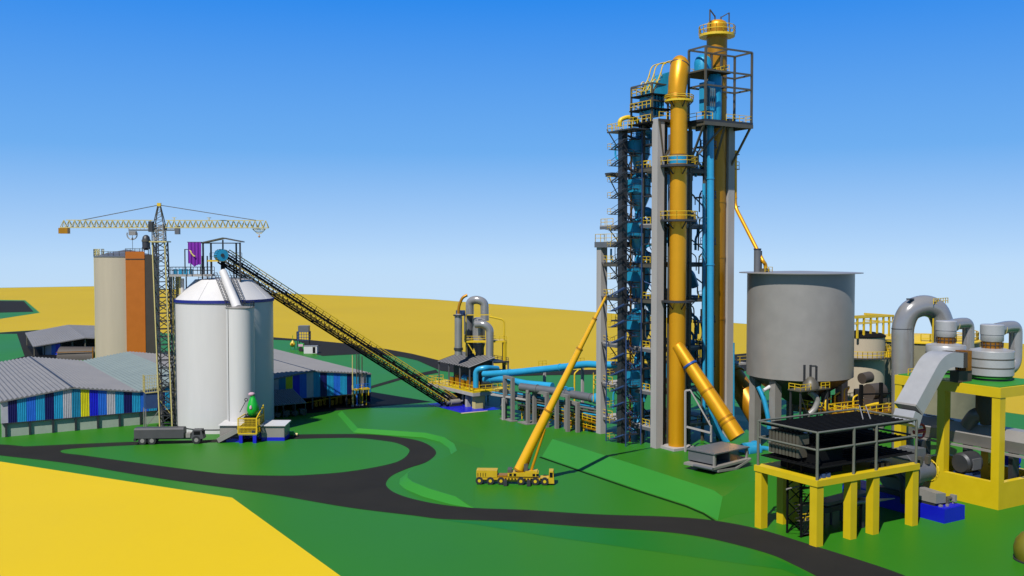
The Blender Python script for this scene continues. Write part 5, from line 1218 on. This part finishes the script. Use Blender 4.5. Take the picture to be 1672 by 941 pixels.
# lower braced mast, then the slimmer cream head
zl = zz(396, TY)
tilt = lambda z: Vector((top.x*z/tz_, top.y*z/tz_, z))
b = MB(); b.lattice(tilt(0), tilt(zl), MW, 24, .3, .2); b.build('mast', 'dark', TC)
b = MB()
for s in (-1, 1):
    b.beam(tilt(0)+Vector((s*MW/2*1.05,-MW/2*1.05,0)), tilt(zl)+Vector((s*MW/2*1.05,-MW/2*1.05,0)), .26)
b.build('front_chord', 'wheat', TC)
MB().lattice(tilt(zl), tilt(tz_+1), 2.3, 5, .24, .15).build('head_mast', 'grey', TC)
fo = MB().cbox(tilt(zl), 4.2, 4.2, .3).build('landing', 'wheat', TC)
jz = zz(366, TY); jh = 12/1600*TY; L0, L1 = TC.at(104, 366, TY), TC.at(436, 366, TY)
Jc = tilt(jz)
for a_, c_, nb in ((Vector((L0.x, Jc.y, jz)), Vector((Jc.x-1.6, Jc.y, jz)), 17), (Vector((Jc.x+1.6, Jc.y, jz)), Vector((L1.x, Jc.y, jz)), 19)):
    b = MB(); ch = [Vector((0,-.7,-jh/2)), Vector((0,.7,-jh/2)), Vector((0,0,jh/2))]
    for i, c in enumerate(ch):
        st_ = Vector((1.2 if i == 2 and c_.x < 0 else 0, 0, 0)); en = Vector((-1.2 if i == 2 and a_.x > Jc.x else 0, 0, 0)); b.beam(a_+c+st_, c_+c+en, .2)
    for k in range(nb):
        u0, u1 = a_.lerp(c_, k/nb), a_.lerp(c_, (k+1)/nb); um = u0.lerp(u1, .5)
        for c in ch[:2]: b.beam(u0+c, um+ch[2], .14); b.beam(um+ch[2], u1+c, .14)
        b.beam(u0+ch[0], u0+ch[1], .1)
    b.build('jib', 'wheat', TC)
ap = zz(335, TY); b = MB(); pk = Jc+Vector((0,0,ap-jz))
for sx_ in (-1, 1):
    for sy in (-1, 1): b.beam(Jc+Vector((sx_*1.5, sy*1.0, -1.5)), pk+Vector((sx_*.25, sy*.2, 0)), .2)
for k in range(5):
    f = k/5; w0 = 1.5*(1-f)+.25*f; zz_ = -1.5+(ap-jz+1.5)*f; b.beam(Jc+Vector((-w0,-1*(1-f),zz_)), Jc+Vector((w0*.85,-.9*(1-f),zz_+1.1)), .14); b.beam(Jc+Vector((-w0,-1*(1-f),zz_)), Jc+Vector((w0,-1*(1-f),zz_)), .14)
b.build('apex_frame', 'bronze', TC); MB().cbox(pk-Vector((0,0,.3)), .9, .7, .8).build('apex_cap', 'yrail', TC)
b = MB(); b.beam(pk, TC.at(127, 361, TY), .17); b.beam(pk, TC.at(418, 360, TY), .17); b.build('tie_bar', 'bronze', TC)
p = TC.at(109, 376, TY); MB().box(p.x-1.1, p.x+1.1, Jc.y-.9, Jc.y+.9, p.z-.9, p.z+.5).build('counterweight', 'goldd', TC)
MB().box(Jc.x-2.2, Jc.x-1.2, Jc.y-1.8, Jc.y-.6, jz-2.0, jz+.6).build('cab', 'dark', TC)
p = TC.at(421, 374, TY); b = MB()
b.beam((p.x-1.6, Jc.y, p.z), (p.x+1.6, Jc.y, p.z), .22)
for k in range(7): b.beam((p.x-1.5+k*.5, Jc.y, p.z), (p.x+(-1.5+k*.5)*.25, Jc.y, p.z-1.1), .1)
b.beam((p.x-1.6, Jc.y, p.z), (p.x-.35, Jc.y, p.z-1.2), .16); b.beam((p.x+1.6, Jc.y, p.z), (p.x+.35, Jc.y, p.z-1.2), .16); b.build('trolley', 'wheat', TC)
MB().beam((p.x, Jc.y, p.z-1.2), (p.x, Jc.y, p.z-1.6), .14).lathe([(0,0),(.3,.3),(0,.7)], c=(p.x, Jc.y, p.z-2.2), n=10).build('hook', 'goldd', TC)
b = MB()
for px in (284, 340): q = TC.at(px, 359, TY); b.beam((q.x, Jc.y, q.z-.4), (q.x, Jc.y, q.z+.5), .2); b.beam((q.x-.5, Jc.y, q.z+.5), (q.x+.5, Jc.y, q.z+.5), .14)
b.build('jib_lamp', 'wheat', TC)
# smaller tower crane behind it
t = Thing('tower_crane', 'smaller grey tower crane far behind, with short tubular jib and hanging hook line', 'crane', at(256, 578, 420).xy.to_3d(), 0)
S2 = 420.0; z = zz(376, S2)
MB().lattice((0,0,0), (0,0,z+1), 2.0, 22, .3, .18).build('mast', 'greyd', t)
p, q = t.at(211, 376, S2), t.at(291, 376, S2)
b = MB(); b.beam((p.x,-.6,z), (q.x,-.6,z), .5); b.beam((p.x,.6,z), (q.x,.6,z), .5); b.beam((p.x,0,z+1.2), (q.x,0,z+.8), .35)
for k in range(14): x = p.x+(q.x-p.x)*k/13; b.beam((x,-.6,z), (x,0,z+1.1), .2)
b.build('jib', 'bronze', t); MB().box(q.x-1.2, q.x+.6, -1, 1, z-1.8, z+1.8).build('counterweight', 'greyd', t)
b = MB(); b.tube([(p.x+1.2+2.2*math.cos(R(a)), 0, z-1.8+2.2*math.sin(R(a))) for a in range(-200, 21, 20)], .25, 8); b.beam((p.x-1, 0, z+2.6), (p.x, 0, z), .3); b.box(p.x, p.x+3, -.8, .8, z-2.2, z-.4); b.build('trolley', 'grey', t)
q = t.at(216.5, 408, S2); b = MB(); b.beam((q.x,0,z-2), (q.x,0,q.z), .14); b.lathe([(0,0),(.5,.7),(0,1.6)], c=(q.x,0,z-4.4), n=8); b.build('hook_line', 'dark', t)
# caged transformer box at mast foot
t = Thing('filter_box', 'blue mesh filter box with yellow bracing on legs beside the crane mast', 'filter', at(250, 692, 249).xy.to_3d(), YAW)
za, zb_, zc_ = zz(666, 249), zz(640, 249), zz(612, 249)
MB().box(-2, 1.8, -1.2, 1.4, za, zb_).build('casing', 'navyst', t)
b = MB()
for x in (-2, 1.8):
    for y in (-1.2, 1.4): b.beam((x,y,0), (x,y,za), .24)
b.beam((-2,-1.2,.5), (1.8,-1.2,za), .14); b.build('leg', 'grey', t)
b = MB(); b.rail([(-2.1,1.4,zb_), (-2.1,-1.3,zb_), (1.9,-1.3,zb_), (1.9,1.4,zb_)], zc_-zb_, .55, .09, levels=(1,.8,.6,.4,.2,.02)); b.beam((-2.1,-1.3,zb_), (4,-1.3,zb_+.2), .25); b.beam((1,-1.3,zb_-1.5), (5,-1.6,2), .22); b.build('mesh_guard', 'wheat', t)

# ------------------------------------------------------------------ warehouses
q0, q1 = G(8, 714), G(605, 659.5); WYAW = math.atan2((q1-q0).y, (q1-q0).x); LN = (q1-q0).length; print('warehouse', math.degrees(WYAW), LN)
WH = Thing('warehouse', 'long warehouse of three low gables clad in coloured upright panels', 'warehouse', q0, WYAW)
lx = lambda px: WH.onY(px, 650, 0).x
PKX = [lx(118), lx(318), lx(511)]; hb = (PKX[2]-PKX[0])/4; VX = [PKX[0]-hb, PKX[0]+hb, PKX[1]+hb, lx(606)]
def zat(px, py): return WH.onY(px, py, 0).z
ZP, ZV, ZL = zat(118, 633), zat(224, 639.5), zat(100, 683.5); ZP2 = zat(511, 599); print('gable', ZP, ZV, ZL, ZP2, PKX, VX)
ZV = min(ZV, ZP-2.2)
prof = [(VX[0], ZV), (PKX[0], ZP), (VX[1], ZV), (PKX[1], ZP), (VX[2], ZV), (PKX[2], ZP), (VX[3], ZV+.2)]
def prz(x):
    for (a, za), (c, zc2) in zip(prof, prof[1:]):
        if a <= x <= c: return za+(zc2-za)*(x-a)/(c-a)
    return ZV
DP = 84.0
for i, ((a, za), (c, zc2)) in enumerate(zip(prof, prof[1:])):
    n = max(4, int((c-a)/1.0)); b = MB()
    a2 = a if i else a-.4
    for k in range(n):
        u0, u1 = a2+(c-a2)*k/n, a2+(c-a2)*(k+1)/n; um = (u0+u1)/2; z0, z1 = za+(zc2-za)*k/n, za+(zc2-za)*(k+1)/n; zm = (z0+z1)/2+.3
        b.add([(u0,-.5,z0), (um,-.5,zm), (u1,-.5,z1), (u0,DP,z0), (um,DP,zm), (u1,DP,z1)], [(0,1,4,3), (1,2,5,4)])
        b.add([(u0,-.5,z0-.22), (u1,-.5,z1-.22), (u1,-.5,z1), (um,-.5,zm), (u0,-.5,z0)], [(0,1,2,3,4)])
    b.add([(a2,-.5,za-.22), (c,-.5,zc2-.22), (c,DP,zc2-.22), (a2,DP,za-.22)], [(3,2,1,0)])
    b.build('roof', 'roofg' if i == 2 else 'roof', WH, smooth=5)
MB().beam((PKX[0], -.52, ZP+.12), (PKX[0], DP, ZP+.12), .5, .14).beam((PKX[2], -.52, ZP+.12), (PKX[2], DP, ZP+.12), .5, .14).build('ridge_cap', 'dark', WH)
seq = [0,1,2,1,0,1,3,4,5,6,2,3,1]
b = MB(); pwid = (lx(133.5)-lx(104.5))/2; print('panel', pwid)
x = lx(12) - pwid*1.0; idx = -1
xend = VX[3]
k = 0; x = lx(12.5)
while x < xend-.05:
    x1 = min(x+pwid, xend); ci = seq[k % 13]; nr = 5
    for r_ in range(nr):
        u0, u1 = x+(x1-x)*r_/nr, x+(x1-x)*(r_+1)/nr; um = u0+(u1-u0)*.3; un = u0+(u1-u0)*.7
        for (s0, s1, y0, y1) in ((u0, um, 0, -.12), (um, un, -.12, -.12), (un, u1, -.12, 0)):
            b.add([(s0, y0, ZL), (s1, y1, ZL), (s1, y1, prz(s1)-.2), (s0, y0, prz(s0)-.2)], [(0,1,2,3)], ci)
    x = x1; k += 1
b.add([(VX[0]-.2, 0, ZL), (lx(12.5), 0, ZL), (lx(12.5), 0, prz(lx(12.5))-.2), (VX[0]-.2, 0, prz(VX[0])-.2)], [(0,1,2,3)], 3)
b.box(VX[0], xend, .15, .3, ZL, ZV-.3, 0)
b.build('panel_cladding', ['c0','c1','c2','c3','c4','c5','c6'], WH, smooth=5)
xm = lx(262)
MB().box(VX[0], xm, .25, .55, 0, ZL).build('plinth_wall', 'wallg', WH)
b = MB(); st_ = lx(85)-lx(47)
x = lx(9)
while x < xend:
    b.box(x-.22, x+.22, -.25, .2, 0, ZL); x += st_
b.build('wall_post', 'dark', WH)
b = MB(); b.beam((VX[0], -.1, ZL-.1), (xend, -.1, ZL-.1), .3, .25); b.build('sill_rail', 'dark', WH)
MB().box(xend-.3, xend, .3, DP, ZL-3, ZV).build('end_wall', 'c0', WH); MB().box(xm, xend-1, 14, 14.3, 0, ZL+2).build('inner_wall', 'black', WH)
b = MB()
for k in range(9): b.box(lx(520)+k*1.7, lx(520)+k*1.7+.9, 3+(k % 3), 6+(k % 2), 0, 1.6+.5*(k % 3))
b.beam((lx(500), 2, 1.6), (lx(590), 2, 3.2), .35, .3); b.build('stored_frame', 'goldd', WH)
# lean-to shed in front of the right gable
t = Thing('lean_to_shed', 'low lean-to shed with slatted grey roof and clutter below, right of the white silo', 'shed', at(475, 668, 268).xy.to_3d(), WYAW)
a_, c_ = t.at(444, 662, 262), t.at(503, 659, 266); zr0, zr1 = zz(660, 264), zz(637, 269)
b = MB(); n = 16
for k in range(n):
    x0, x1 = a_.x+(c_.x-a_.x)*k/n, a_.x+(c_.x-a_.x)*(k+.62)/n
    b.hexa([(x0,-3.4,zr0-.12), (x1,-3.4,zr0-.12), (x1-1.4,3.2,zr1-.12), (x0-1.4,3.2,zr1-.12), (x0,-3.4,zr0+.08), (x1,-3.4,zr0+.08), (x1-1.4,3.2,zr1+.08), (x0-1.4,3.2,zr1+.08)])
b.hexa([(a_.x,-3.4,zr0-.2), (c_.x,-3.4,zr0-.2), (c_.x-1.4,3.2,zr1-.2), (a_.x-1.4,3.2,zr1-.2), (a_.x,-3.4,zr0-.1), (c_.x,-3.4,zr0-.1), (c_.x-1.4,3.2,zr1-.1), (a_.x-1.4,3.2,zr1-.1)])
b.build('slatted_roof', 'roof', t, smooth=5)
b = MB()
for f in (.02, .33, .66, .97): x = a_.x+(c_.x-a_.x)*f; b.beam((x,-3.2,0), (x,-3.2,zr0-.15), .25); b.beam((x-1.3,3,0), (x-1.3,3,zr1-.2), .25)
b.build('post', 'dark', t)
b = MB()
for k in range(4): b.cbox((a_.x+2+k*2.4, -1.4, .4), 1.8, 1.4, .8+.4*(k % 2)); b.tube([(a_.x+2+k*2.4, -2.2, .55), (a_.x+2+k*2.4, -.6, .55)], .55, 12)
b.build('cart', 'bronze', t)
for k, (px, pt, mat) in enumerate(((576, 580, 'wheat'), (583, 578, 'c2'), (586.5, 579, 'dark'), (591.5, 582, 'yel'))):
    p = G(px, 664-k*.6); t = Thing('vent_pole', ['pale thin pole leftmost at the warehouse right end', 'blue footed thin pole second in the row at the warehouse end', 'dark thin pole third in the row at the warehouse end', 'yellow footed thin pole rightmost at the warehouse end'][k], 'pole', p, 0, 'thin poles at the right end of the warehouse')
    MB().tube([(0,0,.4), (0,0,zz(pt, p.y))], .16, 8).build('pole', 'dark' if k == 2 else ('wheat' if k == 0 else 'bronze'), t); MB().tube([(0,0,0), (0,0,6.2)], .24, 8).build('sleeve', mat, t)
    MB().cbox((0,0,0), .7, .7, .4).build('foot', 'conc', t)
# yellow cage stair at the end
t = Thing('gantry_frame', 'yellow and blue open frame under the right end of the warehouse', 'frame', at(592, 662, 283).xy.to_3d(), WYAW)
b = MB(); z = zz(637, 283); b.box(-2.4, 2.4, 0, 2, z, z+.35)
for x in (-2, 0, 2): b.beam((x, .2, z-1.8), (x, .2, z), .2); b.beam((x, 1.8, 0), (x, 1.8, z), .2)
b.build('frame', 'yrail', t); MB().rail([(-2.3,.1,z+.3), (2.3,.1,z+.3)], 1.4, 1.1, .12).build('railing', 'c2', t)

# far shed group left
fs = at(118, 580, 424); fs.z = 0
FS = Thing('open_shed', 'far open shed with two grey sloping roofs left of the beige silo', 'shed', fs, R(0))
def fl(px, py, Y): return FS.at(px, py, Y)
r1 = [fl(41,544,470), fl(110.5,531,490), fl(139.5,552,428), fl(54,566.5,418)]; r2 = [fl(110.5,531,490), fl(164,532.5,492), fl(164,553,430), fl(139.5,552,428)]
for qd in (r1, r2):
    b = MB(); n = 22
    up_ = Vector((0,0,.25))
    for k in range(n):
        f0, f1 = k/n, (k+.75)/n
        A, Bq, Cq, Dq = qd[0].lerp(qd[1], f0), qd[0].lerp(qd[1], f1), qd[3].lerp(qd[2], f1), qd[3].lerp(qd[2], f0)
        b.hexa([Dq+up_*.2, Cq+up_*.2, Bq+up_*.2, A+up_*.2, Dq+up_*.7, Cq+up_*.7, Bq+up_*.7, A+up_*.7])
    b.hexa([qd[3]-up_, qd[2]-up_, qd[1]-up_, qd[0]-up_, qd[3]+up_*.25, qd[2]+up_*.25, qd[1]+up_*.25, qd[0]+up_*.25])
    b.build('roof', 'roof', FS, smooth=5)
b = MB()
for px, py, Y in ((56,566,419), (139,552,429), (163,553,431), (44,546,468), (72,563,423), (99,560,425), (118,557,427)): p = fl(px, py, Y); b.beam((p.x,p.y,0), (p.x,p.y,p.z-.2), .5)
b.build('post', 'bronze', FS)
b = MB(); p, q = fl(70,580,424), fl(98,580,424)
for k in range(4): b.box(p.x+(q.x-p.x)*k/4, p.x+(q.x-p.x)*(k+1)/4, 0, .4, 0, 5.0, (0,0,1,2)[k])
b.build('panel_wall', ['c3','c2','c6'], FS)
MB().box(fl(50,580,440).x, fl(160,580,440).x, 30, 30.4, 0, 6).build('back_wall', 'brown', FS)
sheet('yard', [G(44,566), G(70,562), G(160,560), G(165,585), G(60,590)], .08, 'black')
t = Thing('round_shelter', 'brown barrel roofed shelter with green end under the far shed roof', 'shelter', at(130, 583, 408).xy.to_3d(), 0)
a_, c_ = t.at(99, 575, 408).x, t.at(160, 575, 408).x; rr = 5.2
b = MB(); n = 12
pr = [(rr*.75*math.cos(math.pi*k/n), rr*math.sin(math.pi*k/n)) for k in range(n+1)]
b.add([(a_, y, z) for y, z in pr]+[(c_, y, z) for y, z in pr], [(k, n+1+k, n+2+k, k+1) for k in range(n)]); b.build('vault', 'brown', t)
b = MB(); b.add([(a_+.05, y, z) for y, z in pr], [tuple(range(n+1))]); b.add([(c_-.05, y, z) for y, z in pr], [tuple(range(n, -1, -1))]); b.build('end_wall', 'bank', t)
b = MB(); b.beam((a_, -rr*.76, 3.2), (c_, -rr*.70, 3.6), .3); b.beam((c_-.4, -rr*.78, 0), (c_-.4, -rr*.78, 5.4), .4); b.build('edge_trim', 'copper', t)

# ------------------------------------------------------------------ far small things behind the warehouse
t = Thing('water_tank', 'small grey tank on a dark lattice stand by the far road', 'tank', G(496, 567), 0)
zt, zm, zl_ = zz(532, t.loc.y), zz(541.5, t.loc.y), zz(555, t.loc.y)
MB().box(-2.2, 2.6, -2, 2, zm, zt).build('tank', 'greyd', t); b = MB(); b.rail([(-2.8,2.2,zl_), (-2.8,-2.2,zl_), (2.8,-2.2,zl_), (2.8,2.2,zl_)], zm-zl_, 1.2, .2, levels=(1,.66,.33,0)); b.build('stand', 'navyst', t)
b = MB(); 
for x in (-2.4, 2.4): b.beam((x,-2,0), (x,-2,zl_), .4); b.beam((x,2,0), (x,2,zl_), .4)
b.build('leg', 'dark', t)
t = Thing('mixer', 'small yellow drum on legs seen above the warehouse roof', 'mixer', G(478, 571), 0)
MB().lathe([(.4,0),(1.2,.9),(1.2,1.7),(.5,2.6),(.3,3.0),(0,3.1)], c=(0,0,1.2), n=18).build('drum', 'yel', t); b = MB()
for x in (-1.4, 1.4): b.beam((x*.7,0,0), (x*.6,0,2.4), .25)
b.beam((0,0,4.2), (0,0,6.5), .2); b.build('leg', 'bank', t)
MB().tube([(0,-1.3,2.5), (0,-1.0,2.5)], .5, 12).build('hatch', 'copper', t)
t = Thing('tractor', 'small green machine with pale front parked beside a white container', 'tractor', G(497, 574), 0)
MB().box(-2.4, 2.6, -1, 1, .9, 2.2).box(-2.2, -.2, -.9, .9, 2.2, 3.6).build('body', 'lime', t)
MB().box(-2.45, -.4, -1.02, -.98, 2.3, 3.4).build('window', 'pink', t)
for x, r_ in ((-1.4, 1.1), (1.9, .75)):
    for s in (-1.1, .8): MB().tube([(x,s,r_), (x,s+.35,r_)], r_, 16).build('wheel', 'rubber', t)
t = Thing('container', 'white container with a dark doorway near the far road', 'container', G(509, 577), 0)
MB().box(-3.2, 2.6, -1.4, 1.4, 0, 3.2).build('body', 'white', t); MB().box(.7, 1.9, -1.46, -1.4, .2, 2.9).build('door', 'black', t); MB().box(-3.3, 2.7, -1.5, 1.5, 3.2, 3.35).build('roof', 'grey', t)

# ------------------------------------------------------------------ truck and loading point in front of the silo
tg = G(278, 724.5); TRY = math.atan2((G(330,722.5)-G(240,726)).y, (G(330,722.5)-G(240,726)).x)
TR = Thing('tanker_truck', 'dark grey long trailer truck parked left of the white silo', 'truck', (tg.x, tg.y, .03), TRY*.4)
m_ = tg.y/1600; X = lambda px: (px-278)*m_; 
MB().box(X(223), X(302), -1.4, 1.4, 1.5, 3.5).hexa([(X(223),-1.4,3.5),(X(302),-1.4,3.5),(X(302),1.4,3.5),(X(223),1.4,3.5),(X(223.5),-1.0,3.85),(X(301),-1.0,3.85),(X(301),1.0,3.85),(X(223.5),1.0,3.85)]).build('trailer_body', 'truck', TR)
MB().box(X(223), X(325), -.6, .6, 1.1, 1.5).build('frame', 'dark', TR)
MB().hexa([(X(313),-1.3,1.2),(X(334),-1.3,1.2),(X(334),1.3,1.2),(X(313),1.3,1.2),(X(316),-1.2,3.3),(X(330),-1.2,3.3),(X(330),1.2,3.3),(X(316),1.2,3.3)]).build('cab', 'truck', TR)
MB().box(X(318), X(328), -1.32, -1.26, 2.2, 3.0).box(X(332), X(332.6), -1.0, 1.0, 2.2, 3.0).build('cab_window', 'black', TR)
MB().box(X(305), X(312), -1.1, 1.1, 1.5, 2.5).build('fuel_tank', 'grey', TR)
MB().box(X(222), X(226), -1.3, 1.3, .9, 1.5).build('rear_bumper', 'dark', TR)
for px in (236, 251, 322):
    for s in (-1.35, .85):
        wh = MB().tube([(X(px), s, .95), (X(px), s+.5, .95)], .95, 22).build('wheel', 'rubber', TR); MB().tube([(X(px), s-.03, .95), (X(px), s+.53, .95)], .48, 16).build('rim', 'grey', wh)
# weigh cabins
def cabin(label, pxa, pxb, base, top, dep):
    a_, c_ = G(pxa, base), G(pxb, base); t = Thing('cabin', label, 'cabin', a_, 0); w_ = (c_-a_).x; h = zz(top, a_.y)
    MB().box(0, w_, 0, dep, .9, h-.25).build('wall', 'grey', t); MB().box(-.02, w_+.02, -.02, dep+.02, 0, .9).build('blue_base', 'rblue', t)
    MB().hexa([(-.3,-.4,h-.25), (w_+.3,-.4,h-.25), (w_+.3,dep+.3,h-.25), (-.3,dep+.3,h-.25), (-.3,-.4,h-.1), (w_+.3,-.4,h-.1), (w_+.3,dep+.3,h+.15), (-.3,dep+.3,h+.15)]).build('roof', 'white', t)
    MB().box(w_-.12, w_+.03, -.05, 0, .9, h-.25).build('corner_trim', 'greyd', t)
    return t
cabin('low white roofed cabin with a ramp, left of the yellow cage', 359, 392, 721, 693.5, 5.5)
cabin('low white roofed cabin with blue base, right of the yellow cage', 427, 464.5, 720.5, 694, 5.5)
t = Thing('ramp', 'grey slanting chute ramp leading down in front of the left cabin', 'ramp', G(372, 722), 0)
p, q = t.at(357, 721, 229), t.at(389, 702, 229); MB().beam(p+Vector((0,0,.3)), q, 1.6, 1.1).build('ramp_deck', 'grey', t); MB().beam(p+Vector((0,0,-.2)), q-Vector((0,0,.9)), 1.5, .3).build('ramp_frame', 'black', t)
MB().box(-.2, 2.9, -.6, .6, 0, .9).build('foot_block', 'rblue', t)
cg = G(405, 724.5); CG = Thing('loading_cage', 'yellow mesh loading cage on blue legs between the two cabins', 'cage', cg, R(0))
m_ = cg.y/1600; X = lambda px: (px-405)*m_; Z = lambda py: (724.5-py)*m_
z0 = Z(708); x0, x1 = X(389), X(419.5); dp = 6.5
MB().box(x0, x1, 0, dp, z0-.35, z0).build('floor', 'wheat', CG)
for x in (X(390), X(418)-.75):
    for y in (.1, dp-.9): MB().box(x, x+.8, y, y+.8, 0, z0-.35).build('leg', 'rblue', CG)
b = MB(); zt = Z(682.5)
for x, y in ((x0,0), (x1,0), (x0,dp), (x1,dp)): b.beam((x,y,z0), (x,y,zt if y == 0 else Z(671)), .26)
for (p, q) in (((x0,0),(x1,0)), ((x1,0),(x1,dp)), ((x0,0),(x0,dp)), ((x0,dp),(x1,dp))):
    for f in (0, .4, .98): b.beam((p[0],p[1],z0+(zt-z0)*f), (q[0],q[1],z0+(zt-z0)*f), .2)
b.beam((x1,0,zt), (x1,dp,Z(668)), .2); b.build('cage_frame', 'yrail', CG)
b = MB()
for k in range(1, 14): b.beam((x0+(x1-x0)*k/14, 0, z0), (x0+(x1-x0)*k/14, 0, zt), .07); b.beam((x1, dp*k/14, z0), (x1, dp*k/14, zt), .07)
for k in range(1, 9): b.beam((x0,0,z0+(zt-z0)*k/9), (x1,0,z0+(zt-z0)*k/9), .06); b.beam((x1,0,z0+(zt-z0)*k/9), (x1,dp,z0+(zt-z0)*k/9), .06)
b.build('mesh', 'yrail', CG)
b = MB(); b.box(x0+.4, X(398), .5, 2, z0, z0+1.4); b.box(X(411), X(417), -.1, .2, z0+.2, z0+.8); b.build('control_box', 'dark', CG)
t = Thing('loader_spout', 'bright green pear shaped loading spout with a pink capped top in the yellow cage', 'spout', (cg.x, cg.y+3, z0), 0)
zg = lambda py: Z(py)-z0
MB().lathe([(.5, zg(684)), (1.1, zg(680)), (1.45, zg(672)), (1.2, zg(662)), (.7, zg(653)), (.45, zg(648.5)), (.5, zg(647))], c=(X(408), 0, 0), n=24).build('body', 'lime', t)
MB().lathe([(.45, zg(648.5)), (.75, zg(647)), (.75, zg(644.5)), (.3, zg(643)), (0, zg(643))], c=(X(406), 0, 0), n=18).build('cap', 'pink', t)
MB().lathe([(0,-.5),(.3,-.3),(.34,.1),(.15,.5),(0,.55)], c=(X(407), -1.35, zg(667)), n=12).build('inspection_port', 'pink', t)
b = MB(); b.tube([(X(399), -.2, zg(655)-.5+.45*math.sin(2*math.pi*k/12)+.4) if False else (X(397.5)+.35*math.cos(2*math.pi*k/12), -.3, zg(655)+.35*math.sin(2*math.pi*k/12)) for k in range(13)], .09, 6, cap=False); b.tube([(X(397.5), -.3, zg(656)), (X(390), -2, zg(674))], .08, 6); b.tube([(X(401), 0, zg(676)), (X(393), -.8, zg(687))], .14, 8); b.build('hand_wheel', 'dark', t)
MB().lathe([(1.9, 0), (1.9, zg(684))], c=(X(406), .5, 0), n=20).build('turntable', 'black', t)
t = Thing('pump', 'little green pump beside the right cabin', 'pump', G(474, 713), 0)
MB().tube([(-.9,0,.7), (.9,0,.7)], .6, 14).build('body', 'lime', t); MB().box(-.8, .8, -.4, .4, 0, .3).build('base', 'dark', t); MB().tube([(.9,0,.6), (1.8,0,.5)], .35, 10).build('motor', 'wheat', t)
